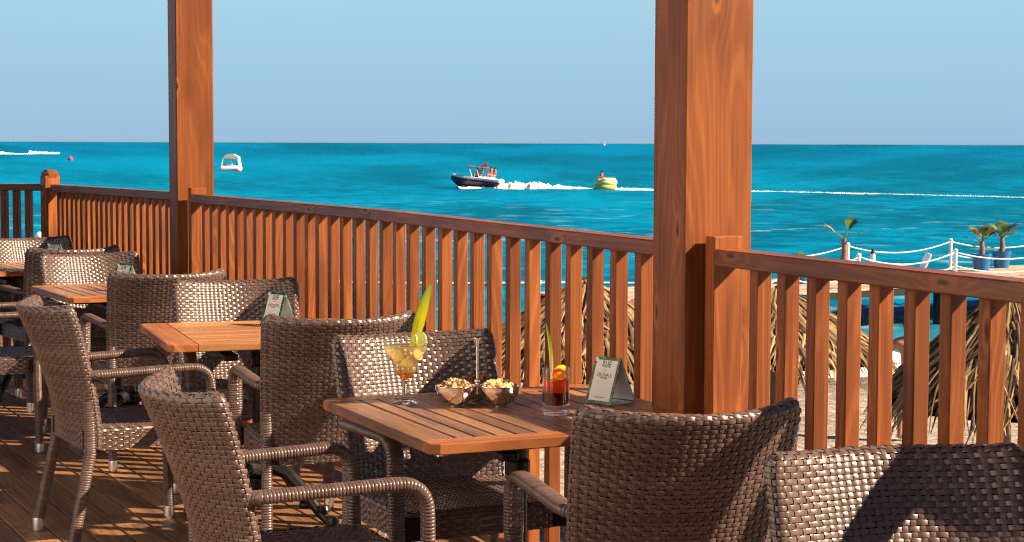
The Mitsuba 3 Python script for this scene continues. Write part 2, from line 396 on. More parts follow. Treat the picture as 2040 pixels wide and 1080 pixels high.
def orient(m, center):
    v, f, uv = m
    n = np.cross(v[f[:, 1]] - v[f[:, 0]], v[f[:, 2]] - v[f[:, 0]])
    d = v[f].mean(1) - center
    return (v, f[:, ::-1], uv) if (n * d).sum() < 0 else m

def weave(S, nrm_sign, r0, nrow, pitch, ncol, closed, sw, kw, amp, th, seed, per=4):
    g = np.random.default_rng(seed)
    e = 1e-4
    def frame(s, r):
        p = S(s, r); ds = (S(s + e, r) - S(s - e, r)); d_r = (S(s, r + e) - S(s, r - e))
        ds /= np.linalg.norm(ds, axis=-1, keepdims=True) + 1e-12; d_r /= np.linalg.norm(d_r, axis=-1, keepdims=True) + 1e-12
        n = np.cross(ds, d_r); n /= np.linalg.norm(n, axis=-1, keepdims=True) + 1e-12
        return p, n * nrm_sign, ds, d_r
    K = ncol * per + (0 if closed else 1)
    s = np.arange(K) / (ncol * per)
    r = r0 + (np.arange(nrow) + .5) * pitch
    Sg, Rg = np.meshgrid(s, r, indexing='xy')
    p, n, ds, d_r = frame(Sg, Rg)
    ph = np.cos(PI * (Sg * ncol - .5)[...] + PI * np.arange(nrow)[:, None])
    ph = np.sign(ph) * np.abs(ph) ** .40
    jit = g.normal(0, .00035, (nrow, 1, 1))
    out = [strand_mesh(p + n * (amp * ph)[..., None] + d_r * jit, n, d_r, sw, th, closed, g.integers(0, 900, nrow))]
    rp = r0 + np.arange(nrow * 2 + 1) * pitch / 2
    sc = (np.arange(ncol) + .5) / ncol
    Rg, Sg = np.meshgrid(rp, sc, indexing='xy')
    p, n, ds, d_r = frame(Sg, Rg)
    j = np.arange(nrow * 2 + 1)
    ph = -np.cos(PI * ((j[None] - 1) / 2) + PI * np.arange(ncol)[:, None])
    out.append(strand_mesh(p + n * (amp * .9 * ph)[..., None], n, ds, kw, th * .8, False, g.integers(0, 900, ncol), ((-.5, -.5), (0, 0), (.5, -.5))))
    return out

BZ0, BZ1, BT = .375, .872, .040
def back_S(s, r):
    s = np.asarray(s, float) % 1.0; r = np.asarray(r, float)
    Ls = BZ1 - BT / 2 - BZ0
    th = np.clip((r - Ls) / (BT / 2), 0, PI / 2 - .02)
    z = np.where(r < Ls, BZ0 + r, BZ1 - BT / 2 + BT / 2 * np.sin(th))
    tk = np.where(r < Ls, BT, BT * np.cos(th))
    f = (z - BZ0) / (BZ1 - BZ0)
    hw = .234 + .012 * f - .012 * np.clip((f - .9) / .1, 0, 1) ** 2
    yc = -.205 - .165 * np.maximum(f, 0) ** 1.35
    bow = .034 + .068 * np.maximum(f, 0)
    a, b = .5 * (2 * .25) / (.5 + PI * BT / 2), .5 * (PI * BT / 2) / (.5 + PI * BT / 2)
    q = s
    front, right, back = q < a, (q >= a) & (q < a + b), (q >= a + b) & (q < 2 * a + b)
    xi = np.where(front, -1 + 2 * q / a, np.where(right, 1., np.where(back, 1 - 2 * (q - a - b) / a, -1.)))
    phi = np.where(front, PI / 2, np.where(right, PI / 2 - PI * (q - a) / b, np.where(back, -PI / 2, -PI / 2 - PI * (q - 2 * a - b) / b)))
    x = xi * hw; y = yc + bow * xi ** 2; z = z + .014 * np.abs(xi) ** 3 * np.clip(f, 0, 1)
    sl = 2 * bow * xi / hw; L = np.sqrt(1 + sl ** 2)
    tx, ty, nx, ny = 1 / L, sl / L, -sl / L, 1 / L
    cx = np.cos(phi) * tk / 2; co = np.sin(phi) * tk / 2
    return np.stack([x + tx * cx + nx * co, y + ty * cx + ny * co, z], -1)

def seat_S(s, r, hx=.252, hy=.235, rc=.045, z0=.372, zs=.056, rt_=.022, yo=.018):
    s = np.asarray(s, float) % 1.0; r = np.asarray(r, float)
    th = np.clip((r - zs) / rt_, 0, PI / 2)
    z = np.where(r < zs, z0 + r, z0 + zs + rt_ * np.sin(th)); ins = np.where(r < zs, 0, rt_ * (1 - np.cos(th)))
    a = s * 2 * PI
    e = .28
    cx, sy = np.cos(a), np.sin(a)
    x = np.sign(cx) * np.abs(cx) ** e * (hx - ins); y = np.sign(sy) * np.abs(sy) ** e * (hy - ins)
    return np.stack([x, y + yo, z + 0 * x], -1)
def seat_even(s, r):
    # even steps round the rounded rectangle
    return seat_S(np.interp(np.asarray(s) % 1.0, _arc, _par), r)
_par = np.linspace(0, 1, 4001); _q = seat_S(_par, 0.0)
_arc = np.r_[0, np.cumsum(np.linalg.norm(np.diff(_q, axis=0), axis=1))]; _arc /= _arc[-1]
def top_S(s, r):
    x = (np.asarray(s) - .5) * .466; y = np.asarray(r) - .205 + .0 * x
    return np.stack([x, y + .0, .449 - .012 * (1 - (x / .24) ** 2) * np.clip(1 - ((y - .01) / .22) ** 2, 0, 1)], -1)

def band_tube(path, wx, wy, pitch, tone0, xdir=(1, 0, 0), stripes=()):
    """a tube wrapped in flat bands: each band a ring with a dark notch between. wx: width along xdir, wy: the other"""
    path = np.array(path, float)
    seg = np.r_[0, np.cumsum(np.linalg.norm(np.diff(path, axis=0), axis=1))]
    nb = int(seg[-1] / pitch)
    loc, rad = [], []
    for i in range(nb):
        for o, k in ((.02, .92), (.09, 1.0), (.5, 1.02), (.91, 1.0), (.98, .92)):
            loc.append((i + o) / nb * seg[-1]); rad.append(k)
    loc, rad = np.array(loc), np.array(rad)
    p = np.stack([np.interp(loc, seg, path[:, k]) for k in range(3)], 1)
    e = .004
    t = np.stack([np.interp(loc + e, seg, path[:, k]) - np.interp(loc - e, seg, path[:, k]) for k in range(3)], 1)
    t /= np.linalg.norm(t, axis=1, keepdims=True)
    xd = np.array(xdir, float); b = np.cross(t, xd); b /= np.linalg.norm(b, axis=1, keepdims=True); a = np.cross(b, t)
    n = 14; th = (np.arange(n) + .5) * 2 * PI / n
    ca = np.sign(np.cos(th)) * np.abs(np.cos(th)) ** .8; sa = np.sign(np.sin(th)) * np.abs(np.sin(th)) ** .8
    v = p[:, None] + rad[:, None, None] * (ca[None, :, None] * wx / 2 * a[:, None] + sa[None, :, None] * wy / 2 * b[:, None])
    f = grid_faces(len(loc), n, True)
    uv = np.zeros((len(loc), n, 2)); uv[..., 0] = th / 9; uv[..., 1] = (tone0 + np.arange(len(loc)) // 5)[:, None] + .5
    out = [orient_tube(v, f, uv)]
    # flat strands running along the tube, over one band and under the next
    for ang in stripes:
        m = nb * 4; l2 = np.linspace(0.02, .98, m) * seg[-1]
        c = np.stack([np.interp(l2, seg, path[:, k]) for k in range(3)], 1)
        tt = np.stack([np.interp(l2 + e, seg, path[:, k]) - np.interp(l2 - e, seg, path[:, k]) for k in range(3)], 1); tt /= np.linalg.norm(tt, axis=1, keepdims=True)
        bb = np.cross(tt, xd); bb /= np.linalg.norm(bb, axis=1, keepdims=True); a2 = np.cross(bb, tt)
        nr = math.cos(ang) * a2 + math.sin(ang) * bb
        rr_ = 1 / math.sqrt((math.cos(ang) / (wx / 2)) ** 2 + (math.sin(ang) / (wy / 2)) ** 2)
        wv = np.sin(PI * l2 / seg[-1] * nb)
        pp = c + nr * (rr_ * 1.0 + .0022 * wv)[:, None]
        sd = np.cross(tt, nr)
        out.append(strand_mesh(pp[None], nr[None], sd[None], .0075, .0012, False, [tone0 + 3], ((-.5, -.5), (0, 0), (.5, -.5))))
    return cat(out)
def orient_tube(v, f, uv):
    vv = v.reshape(-1, 3); c = v.mean(1, keepdims=True)
    d = (v - c).reshape(-1, 3)
    n = np.cross(vv[f[:, 1]] - vv[f[:, 0]], vv[f[:, 2]] - vv[f[:, 0]])
    if (n * d[f[:, 0]]).sum() < 0: f = f[:, ::-1]
    return vv, f, uv.reshape(-1, 2)

def fix_out(parts, center):
    return cat([orient(m, np.array(center)) for m in parts])

def both(m):
    return two({'type': 'ref', 'id': m})

nrow_b = int((BZ1 - BT / 2 - BZ0 + BT / 2 * PI / 2) / .0108)
bw = weave(back_S, -1, 0.0, nrow_b, .0108, 60, True, .0104, .0100, .0018, .0015, 1)
# normals of the loop point outwards
def check_out(parts, S):
    return parts
def face_dir(m, nfun=None): return m
# outward test for the back: compare with the centre line at the same height
def orient_back(m):
    v, f, uv = m
    n = np.cross(v[f[:, 1]] - v[f[:, 0]], v[f[:, 2]] - v[f[:, 0]]); c = v[f].mean(1)
    ff = np.clip((c[:, 2] - BZ0) / (BZ1 - BZ0), 0, 1)
    xi = np.clip(c[:, 0] / (.234 + .012 * ff), -1, 1)
    cy = -.205 - .165 * ff ** 1.35 + (.034 + .068 * ff) * xi ** 2
    d = np.stack([0 * ff, c[:, 1] - cy, 0 * ff], 1)
    return (v, f[:, ::-1], uv) if (n * d).sum() < 0 else m
SH = {}
scene['wicker2'] = two(scene.pop('wicker')); scene['wicker'] = scene.pop('wicker2')
SH['back_weave'] = solid(cat([orient_back(m) for m in bw]), 'wicker', True)
ss, rr_ = np.meshgrid(np.arange(72) / 72, np.linspace(0, nrow_b * .0108, 14), indexing='xy')
q = back_S(ss, rr_); cen = q.mean(1, keepdims=True)
e = 1e-4
nn = np.cross(back_S(ss + e, rr_) - back_S(ss - e, rr_), back_S(ss, rr_ + e) - back_S(ss, rr_ - e)); nn /= np.linalg.norm(nn, axis=-1, keepdims=True) + 1e-12
SH['back_core'] = mikit.ply(((q + nn * .0036 if True else q).reshape(-1, 3), grid_faces(14, 72, True)), 'wicker_core', smooth=True)
sd = weave(seat_even, -1, 0.0, 8, .0106, 88, True, .0099, .0095, .0020, .0015, 4)
tp = weave(top_S, 1, 0.0, 40, .0110, 25, False, .0102, .0095, .0017, .0014, 6)
SH['seat_weave'] = solid(cat([orient(m, np.array([0, .018, .40])) for m in sd] + tp), 'wicker', True)
sc_ = trimesh.creation.box((.494, .460, .062)); sc_.apply_translation((0, .018, .404))
SH['seat_core'] = tm(sc_, 'wicker_core', False)
def bend(p0, p1, p2, r, n=7):
    p0, p1, p2 = map(np.array, (p0, p1, p2)); a = (p0 - p1) / np.linalg.norm(p0 - p1); b = (p2 - p1) / np.linalg.norm(p2 - p1)
    s_, e_ = p1 + a * r, p1 + b * r
    return [(1 - t) ** 2 * s_ + 2 * t * (1 - t) * p1 + t * t * e_ for t in np.linspace(0, 1, n)]
for sgn, nm in ((-1, 'l'), (1, 'r')):
    arm = [np.array([sgn * .228, -.195, .634]), np.array([sgn * .256, -.165, .640])] + bend((sgn * .256, -.165, .640), (sgn * .274, .232, .652), (sgn * .270, .240, .40), .075) + [np.array([sgn * .272, .236, .50])]
    SH['arm_' + nm] = solid(band_tube(arm, .050, .031, .0086, 40 if sgn > 0 else 400, stripes=(PI * .30, PI * .62) if sgn > 0 else (PI * .38, PI * .70)), 'wicker', True)
    SH['leg_f' + nm] = solid(band_tube([(sgn * .272, .236, .50), (sgn * .268, .242, .048)], .046, .036, .0086, 140 if sgn > 0 else 540), 'wicker', True)
    SH['leg_b' + nm] = solid(band_tube([(sgn * .238, -.195, .545), (sgn * .238, -.195, .36), (sgn * .252, -.262, .048)], .036, .040, .0086, 240 if sgn > 0 else 640), 'wicker', True)
def footcap(x, y):
    m = lathe([(0, 0), (.017, 0), (.0185, .003), (.0205, .012), (.0205, .046), (.019, .052), (0, .052)], 20)
    m.apply_translation((x, y, 0)); return m
FEET = {'fl': (-.268, .243), 'fr': (.268, .243), 'bl': (-.252, -.267), 'br': (.252, -.267)}
for k_, q_ in FEET.items(): SH['cap_' + k_] = tm(footcap(*q_), 'alu', 30)

def chair(label, x, y, face, group='wicker armchairs at the tables'):
    """face: compass direction (radians from +x) that the sitter looks in"""
    t = thing('wicker_armchair', label, 'armchair', group)
    M = T().translate([float(x), float(y), 0]).rotate([0, 0, 1], math.degrees(face) - 90)
    b = put('backrest', SH['back_core'], t, M); w_ = put('woven_strands', SH['back_weave'], b, M); tag(w_, kind='stuff')
    s_ = put('seat', SH['seat_core'], t, M); w_ = put('woven_strands', SH['seat_weave'], s_, M); tag(w_, kind='stuff')
    for nm in 'lr': put('armrest', SH['arm_' + nm], t, M)
    for k_ in FEET:
        l = put('leg', SH['leg_' + k_], t, M); put('foot_cap', SH['cap_' + k_], l, M)
    return t

def chair_at(label, mid, az, toward):
    """mid: middle between the back's two top corners; az: compass angle of the line left to right; toward: +1 looks away from the camera, -1 towards it"""
    a = RAD(az); f = np.array([-math.sin(a), math.cos(a)]) * toward
    c = np.array(mid) + f * .272
    return chair(label, c[0], c[1], math.atan2(f[1], f[0]))

chair_at('brown wicker armchair behind the cocktail glass, facing the camera at the nearest table', (-.298, 5.396), 27, -1)
chair_at('brown wicker armchair seen from behind at the nearest table, in front of the drinks card', (.393, 3.932), 14, 1)
chair_at('brown wicker armchair facing the camera at the bottom right corner of the picture', (.717, 3.345), 14, -1)
chair_at('large wicker armchair seen side-on from behind at the left of the nearest table', (-.772, 4.279), -66, 1)
chair_at('wicker armchair seen side-on at the left of the second table', (-1.653, 6.436), -62, 1)
chair_at('wicker armchair facing the camera at the second table, behind its drinks card', (-1.151, 7.483), 20, -1)
chair_at('wicker armchair with its back to the camera at the second table', (-.569, 5.995), 18, 1)
chair_at('wicker armchair facing the camera at the third table', (-2.172, 9.249), 32, -1)
chair_at('wicker armchair with its back to the camera at the third table', (-1.521, 7.973), 24, 1)
chair_at('wicker armchair with its back to the camera at the farthest table', (-2.371, 9.766), 34, 1)
chair_at('farthest wicker armchair, facing the camera at the left edge of the picture', (-2.883, 10.757), 36, -1)
chair('wicker armchair cut by the left edge of the picture at the third table', -2.50, 8.55, RAD(14))

# ------------------------------------------------------------------ tables
TZ = .735
def table(label, a, b, c_, slats, warm, border=.088, ends=.070):
    """a: near left corner, b: far left corner, c_: near right corner (plan); slats run from a to b ('along') or from a to c_ ('across')"""
    a, b, c_ = (np.array(q, float) for q in (a, b, c_))
    t = thing('cafe_table', label, 'table', 'slatted wooden tables along the railing')
    eu = (b - a) / np.linalg.norm(b - a); ev = (c_ - a) / np.linalg.norm(c_ - a)
    ev = ev - eu * (ev @ eu); ev /= np.linalg.norm(ev)
    Lu, Lv = np.linalg.norm(b - a), np.linalg.norm(c_ - a)
    ex, ey, Lx, Ly = (eu, ev, Lu, Lv) if slats == 'along' else (ev, eu, Lv, Lu)
    mat = 'wood_table_warm' if warm else 'wood_table'
    H = .028
    def board(name, x0, x1, y0, y1, ax, m=mat, clip=None):
        o = a + ex * (x0 + x1) / 2 + ey * (y0 + y1) / 2
        left = np.cross(np.append(ex, 0), np.append(ey, 0))[2] > 0
        put(name, solid(cbox((x1 - x0, y1 - y0, H), .0028, (o[0], o[1], TZ - H / 2), ex, 0 if ax == 'x' else 1), m), t)
    def corner_board(x0, x1, y0, y1):
        """breadboard end with the table's clipped corners"""
        from shapely.geometry import Polygon
        k = .022
        lo = x0 < .01
        if lo: pts = [(x1, y0), (x0 + k, y0), (x0, y0 + k), (x0, y1 - k), (x0 + k, y1), (x1, y1)]
        else: pts = [(x0, y0), (x1 - k, y0), (x1, y0 + k), (x1, y1 - k), (x1 - k, y1), (x0, y1)]
        m = None
        c0 = .003
        pg = Polygon(pts); inn = pg.buffer(-c0, join_style=2)
        O = np.array(pg.exterior.coords)[:-1]; I = np.array(inn.exterior.coords)[:-1]
        if Polygon(O).exterior.is_ccw != Polygon(I).exterior.is_ccw: I = I[::-1]
        j = int(np.argmin(((I - O[0]) ** 2).sum(1))); I = np.roll(I, -j, 0)
        n = len(O)
        def P3(q, z): return [*(a + ex * q[0] + ey * q[1]), z]
        rings = [[P3(q, TZ) for q in I], [P3(q, TZ - c0) for q in O], [P3(q, TZ - H + c0) for q in O], [P3(q, TZ - H) for q in I]]
        v = np.array(rings).reshape(-1, 3); loc = np.concatenate([I, O, O, I])
        f = []
        for r_ in range(3):
            for i in range(n):
                j2 = (i + 1) % n
                f += [[r_ * n + i, (r_ + 1) * n + i, (r_ + 1) * n + j2], [r_ * n + i, (r_ + 1) * n + j2, r_ * n + j2]]
        for i in range(1, n - 1): f += [[0, i, i + 1], [3 * n, 3 * n + i + 1, 3 * n + i]]
        f = np.array(f); sd_ = rnd.randrange(4000)
        uv = np.stack([loc[:, 1] + (sd_ % 97) * 1.3, loc[:, 0] + v[:, 2] - TZ + 3.5 + 7 * sd_], 1)
        tmsh = trimesh.Trimesh(v, f, process=False)
        if tmsh.volume < 0: f = f[:, ::-1]
        put('end_board', solid((v, f, uv), 'wood_edge'), t)
    corner_board(0, ends, 0, Ly); corner_board(Lx - ends, Lx, 0, Ly)
    g = .0056
    board('side_board', ends + .0012, Lx - ends - .0012, 0, border, 'x', 'wood_edge' if False else mat)
    board('side_board', ends + .0012, Lx - ends - .0012, Ly - border, Ly, 'x')
    ns = round((Ly - 2 * border) / (.0535 if slats == 'along' else .030)); w = (Ly - 2 * border) / ns
    for i in range(ns):
        board('slat', ends + .0012, Lx - ends - .0012, border + i * w + g * (.5 if i else 1), border + (i + 1) * w - g * (.5 if i < ns - 1 else 1), 'x')
    # underframe, cast iron pedestal
    ctr = a + eu * Lu / 2 + ev * Lv / 2
    iron = []
    C = np.append(ctr, 0)
    E1, E2 = np.append(eu, 0), np.append(ev, 0)
    for s1 in (-1, 1):
        iron.append(trimesh.Trimesh(*cbox((.62, .05, .022), .003, C + E1 * s1 * .16 + [0, 0, TZ - H - .013], ev, 0)[:2], process=False))
        iron.append(trimesh.Trimesh(*cbox((.62, .05, .022), .003, C + E2 * s1 * .16 + [0, 0, TZ - H - .036], eu, 0)[:2], process=False))
    put('top_bracket', tm(join(iron), 'iron'), t)
    put('column', tm(lathe([(0, .09), (.034, .09), (.034, .13), (.045, .14), (.045, .17), (.030, .18), (.027, .30), (.027, .56), (.034, .57), (.034, .60), (.027, .61), (.034, .655), (.05, .68), (0, .68)], 24, C), 'iron', 30), t)
    for q in range(4):
        dq = [E1 + E2, E1 - E2, -E1 - E2, -E1 + E2][q]; dq = dq / np.linalg.norm(dq)
        path = [C + dq * r_ + [0, 0, z_] for r_, z_ in ((.02, .20), (.07, .215), (.13, .195), (.20, .135), (.26, .07), (.30, .035), (.325, .022))]
        path = np.array(path); tt = np.linspace(0, 1, 7)
        fine = np.stack([np.interp(np.linspace(0, 1, 19), tt, path[:, k_]) for k_ in range(3)], 1)
        leg = join([tube(fine, np.interp(np.linspace(0, 1, 19), [0, .4, .85, 1], [.030, .024, .018, .022]), 10),
                    lathe([(0, 0), (.028, 0), (.030, .006), (.024, .022), (.027, .034), (.020, .05), (0, .054)], 16, C + dq * .325),
                    lathe([(0, .06), (.026, .064), (.028, .074), (.02, .088), (0, .092)], 14, C + dq * .285)])
        put('pedestal_foot', tm(leg, 'iron', 40), t)
    return t
def shrink(a, b, k): return a + (b - a) * k
t1a, t1b = at(.858, -.150)[:2], at(.858, .690)[:2]
table('nearest wooden table, carrying the drinks and the nut bowls', t1a, t1b, at(.030, -.150)[:2], 'along', False)
e2 = np.array([-.581, 7.373]) - np.array([-1.458, 7.074]); e2 = e2 / np.linalg.norm(e2)
t2b = np.array([-1.470, 7.095]); q2 = np.array([e2[1], -e2[0]]); t2a = t2b + q2 * .80
table('second wooden table with narrow crosswise slats and an empty top but for one card', t2a, t2b, t2a + e2 * .80, 'across', True, border=.055, ends=.105)
e3 = np.array([-2.055, 8.305]) - np.array([-2.385, 8.936]); q3 = e3 / np.linalg.norm(e3); r3_ = np.array([-q3[1], q3[0]])
t3b = np.array([-2.395, 8.955]); t3a = t3b + q3 * .78
table('third wooden table, between the armchairs left of the slim post', t3a, t3b, t3a + r3_ * .78, 'along', False)
t4b = np.array([-3.33, 10.50]); q4 = V(180 - 30); r4 = np.array([-q4[1], q4[0]]); t4a = t4b + q4 * .78
table('farthest wooden table, cut by the left edge of the picture', t4a, t4b, t4a + r4 * .78, 'along', False)

# ------------------------------------------------------------------ drinks cards
def card(label, origin, ang, s=1.0, detail=True):
    """A-frame card: origin = middle of the front panel's foot; ang: compass angle the front looks in"""
    t = thing('drinks_card', label, 'table card', 'folded drinks cards on the tables')
    W, Hh, D, zt = .098 * s, .150 * s, .112 * s, .132 * s
    f = np.array([math.cos(ang), math.sin(ang)]); rgt = np.array([-f[1], f[0]])
    o = np.array([*origin, TZ + .001])
    ridge = o + np.append(-f * D * .42, zt)
    rear = o + np.append(-f * D, 0)
    R3 = np.append(rgt, 0)
    def panel(lo, hi, th, name, mat, w=W, flip=1):
        upv = hi - lo; L = np.linalg.norm(upv); upv /= L
        n = np.cross(R3, upv) * flip
        c = (lo + hi) / 2 - n * th / 2
        put(name, mikit.ply(trimesh.Trimesh(*cbox((w, th, L), .0006, c, R3, 2, 0, upv)[:2], process=False), mat), t)
        return upv, n
    upv, n = panel(o, ridge, .0022, 'front_panel', 'green_print')
    def on_front(mesh, name, mat, x, y, lift=.0006):
        """lay a flat mesh (x right, y up, z out) on the front panel, x from the middle, y from its foot"""
        q = mesh.copy(); v = q.vertices
        q.vertices = o + R3 * (v[:, :1] + x) + upv * (v[:, 1:2] + y) + n * (v[:, 2:] + lift)
        return put(name, tm(q, mat, False), t)
    def sheet(w, h, th=.0003):
        b = trimesh.creation.box((w, h, th)); b.apply_translation((0, 0, th / 2)); return b
    Lp = np.linalg.norm(ridge - o)
    on_front(sheet(W * .80, Lp * .855), 'white_sheet', 'paper_white', .001 * s, Lp * .50)
    dsk = trimesh.creation.cylinder(.0065 * s, .0004, sections=24); dsk.apply_translation((0, 0, .0006))
    on_front(dsk, 'number_badge', 'paper_white', -W * .40, Lp * .935)
    if detail:
        ink = []
        def text(s_, h, y, bold=False, squeeze=1.0):
            q = meshkit.text_mesh(s_, h, .0002, bold); q.apply_scale((squeeze, 1, 1))
            q.apply_translation((-(q.bounds[0][0] + q.bounds[1][0]) / 2 + .001 * s, y, .0004)); ink.append(q)
        text('3UE', .0165 * s, Lp * .79, True, .8)
        text('S U N U P', .0028 * s, Lp * .765)
        text('DRINKS', .0125 * s, Lp * .57, False, .85)
        text('Getränke', .0044 * s, Lp * .535, True)
        for w_, h_, y_ in ((.009, .0022, .72), (.030, .0016, .145)):
            b = sheet(w_ * s, h_ * s, .0002); b.apply_translation((0, Lp * y_, .0004)); ink.append(b)
        b = sheet(.046 * s, .0005 * s, .0002); b.apply_translation((0, Lp * .145, .0003)); ink.append(b)
        tag(on_front(join(ink), 'lettering', 'ink', 0, 0), kind='stuff')
    # back panel: green outside, white inside, and the white base strip that joins them
    upb = (ridge - rear); Lb = np.linalg.norm(upb); upb /= Lb
    nb = np.cross(upb, R3)
    c = (rear + ridge) / 2 - nb * .0012
    put('back_panel', mikit.ply(trimesh.Trimesh(*cbox((W, .0022, Lb - .006), .0006, c, R3, 2, 0, upb)[:2], process=False), 'green_print'), t)
    put('back_lining', mikit.ply(trimesh.Trimesh(*cbox((W - .001, .001, Lb - .014), .0003, c - nb * .0018, R3, 2, 0, upb)[:2], process=False), 'paper_white'), t)
    bc = o + np.append(-f * D * .5, .0006)
    put('base_strip', mikit.ply(trimesh.Trimesh(*cbox((W, D - .008, .0012), .0003, bc, R3, 2, 0)[:2], process=False), 'paper_white'), t)
    return t
card('white and green drinks card standing beside the tumbler on the nearest table', (.236, 4.925), RAD(-134), .96)
card('drinks card standing on the second table', (-.945, 6.985), RAD(-128), 1.0)
card('drinks card standing on the third table', (-1.885, 8.62), RAD(-122), 1.0, True)
card('drinks card on the farthest table near the corner post', (-2.66, 10.35), RAD(-118), 1.0, True)

# ------------------------------------------------------------------ glass with the pale cocktail
G = np.array([-.292, 4.935])
def at3(c, z=0): return np.array([c[0], c[1], TZ + .0005 + z])
gl = thing('cocktail_glass', 'stemmed margarita glass with a pale cocktail, lime slice and tall leaf', 'cocktail glass')
bowl = [(.0135, .0665), (.024, .078), (.030, .092), (.032, .104), (.040, .116), (.053, .134), (.060, .152), (.0615, .172)]
stem = [(0, .0), (.034, .0), (.0355, .0015), (.030, .004), (.012, .008), (.0062, .014), (.0052, .024), (.0054, .050), (.0065, .058), (.0132, .0662), (.008, .0668), (0, .067)]
put('bowl', tm(lathe(bowl, 64, at3(G)), 'glass_wall', 40), gl)
put('rim', tm(torus(.0612, .0011, at3(G, .172), k=8), 'glass', True), gl)
put('stem', tm(lathe(stem, 64, at3(G)), 'glass', 40), gl)
put('cocktail', tm(lathe([(0, .0885), (.0265, .0885), (.0279, .0935), (.0299, .1055), (.038, .1184), (.051, .1364), (.0575, .150), (.0583, .1585), (0, .1585)], 56, at3(G)), 'drink_pale', 40), gl)
put('syrup', tm(lathe([(0, .0677), (.0118, .070), (.0219, .0805), (.0262, .0882), (0, .0882)], 48, at3(G)), 'drink_gold', 40), gl)
g2 = np.random.default_rng(3)
scene['ice'] = {'type': 'dielectric', 'int_ior': 1.20, 'ext_ior': 1.33}
scene['fruit_flesh'] = P((.72, .62, .30), .35, .5)
scene['fruit_peel'] = P((.42, .045, .03), .3, .5)
scene['lime_flesh'] = P((.74, .72, .28), .35, .5)
scene['lime_peel'] = P((.40, .46, .03), .35, .5)
scene['orange_peel'] = {'type': 'principled', 'base_color': rgb(.95, .36, .01), 'roughness': .28, 'specular': .6, 'sheen': .2}
def slice_mesh(r, th, center, nrm, roll=0):
    m = trimesh.creation.cylinder(r, th, sections=28)
    z = np.array(nrm, float) / np.linalg.norm(nrm)
    m.apply_transform(trimesh.geometry.align_vectors([0, 0, 1], z)); m.apply_translation(center); return m
for (dx, dy, dz, nx, ny, nz) in ((-.020, -.032, .134, -.3, -1, .25), (.006, -.022, .118, .2, -1, .2), (-.036, -.006, .138, -1, -.5, .5), (.034, -.010, .136, .8, -.7, .5)):
    ctr = at3(G + np.array([dx, dy]), dz)
    put('apple_slice', tm(slice_mesh(.0165, .003, ctr, (nx, ny, nz)), 'fruit_flesh', 40), gl)
    rim = slice_mesh(.0180, .0026, ctr + .0004 * np.array([nx, ny, nz]), (nx, ny, nz))
    hole = slice_mesh(.0167, .01, ctr, (nx, ny, nz))
    try: ring = trimesh.boolean.difference([rim, hole], engine='manifold')
    except Exception: ring = rim
    put('apple_peel', tm(ring, 'fruit_peel', 40), gl)
lw = at3(G + np.array([.040, -.030]), .180)
put('lime_slice', tm(slice_mesh(.0200, .004, lw, (-.35, -1, .1)), 'lime_flesh', 40), gl)
rimm = trimesh.boolean.difference([slice_mesh(.0215, .0042, lw + np.array([.0003, .001, 0]), (-.35, -1, .1)), slice_mesh(.0198, .02, lw, (-.35, -1, .1))], engine='manifold')
put('lime_peel', tm(rimm, 'lime_peel', 40), gl)
# a second slice behind it, turned
put('lime_slice', tm(slice_mesh(.0170, .004, lw + np.array([-.014, .006, -.004]), (-.95, -.5, .1)), 'lime_peel', 40), gl)

def leaf_mesh(base, tip, width, bow, fold, n=26, side=(1, 0, 0), tone=((.95, .85, .06), (.80, .80, .03), (.22, .34, .05))):
    base, tip, side = (np.array(q, float) for q in (base, tip, side))
    t = np.linspace(0, 1, n); ax = tip - base
    nrm = np.cross(side, ax); nrm /= np.linalg.norm(nrm)
    w = width * np.clip(np.minimum(.62 + 1.0 * t, 1) * np.sqrt(np.clip(1 - t ** 2.2, 0, 1)), .02, 1)
    c = base + ax * t[:, None] + nrm * (bow * np.sin(PI * t))[:, None] + side * (bow * .6 * (t ** 2))[:, None]
    cols = np.array([-1, -.5, 0, .5, 1])
    v = c[:, None] + side[None, None] * (cols[None] * w[:, None] / 2)[..., None] + nrm[None, None] * (fold * (1 - np.abs(cols))[None] * (w[:, None] / width))[..., None]
    c3 = np.array(tone); col = np.stack([np.interp(t, [0, .45, 1], c3[:, k]) for k in range(3)], 1)
    colr = np.repeat(col[:, None], 5, 1) * (1 - .25 * (np.abs(cols) == 1)[None, :, None]) * (1 + .15 * np.sin(cols * 9)[None, :, None])
    return mikit.ply((v.reshape(-1, 3), grid_faces(n, 5)), 'lime_leaf', smooth=True, color=colr.reshape(-1, 3))
put('leaf', leaf_mesh(at3(G + np.array([.022, -.022]), .160), at3(G + np.array([.066, -.010]), .332), .034, .006, .004, side=(.96, -.1, -.22)), gl)

# ------------------------------------------------------------------ tumbler with the red drink
K = np.array([.117, 4.745])
tb = thing('tumbler', 'short tumbler with a red and orange drink, orange peel and a thin leaf', 'drink glass')
ro = .0365
put('solid_foot', tm(lathe([(0, .0), (.034, .0), (ro - .0005, .002), (ro, .006), (ro, .0255), (ro - .0006, .0262), (0, .0262)], 64, at3(K)), 'glass', 40), tb)
put('wall', tm(lathe([(ro, .0262), (ro, .123)], 64, at3(K)), 'glass_wall', 40), tb)
put('rim', tm(torus(ro - .0004, .0010, at3(K, .123), k=8), 'glass', True), tb)
ri = ro - .0021
put('red_layer', tm(lathe([(0, .0263), (.0258, .0268), (ri - .0035, .0288), (ri, .035), (ri, .060), (0, .060)], 56, at3(K)), 'drink_red', 40), tb)
put('orange_layer', tm(lathe([(0, .0603), (ri, .0603), (ri, .091), (0, .091)], 56, at3(K)), 'drink_orange', 40), tb)
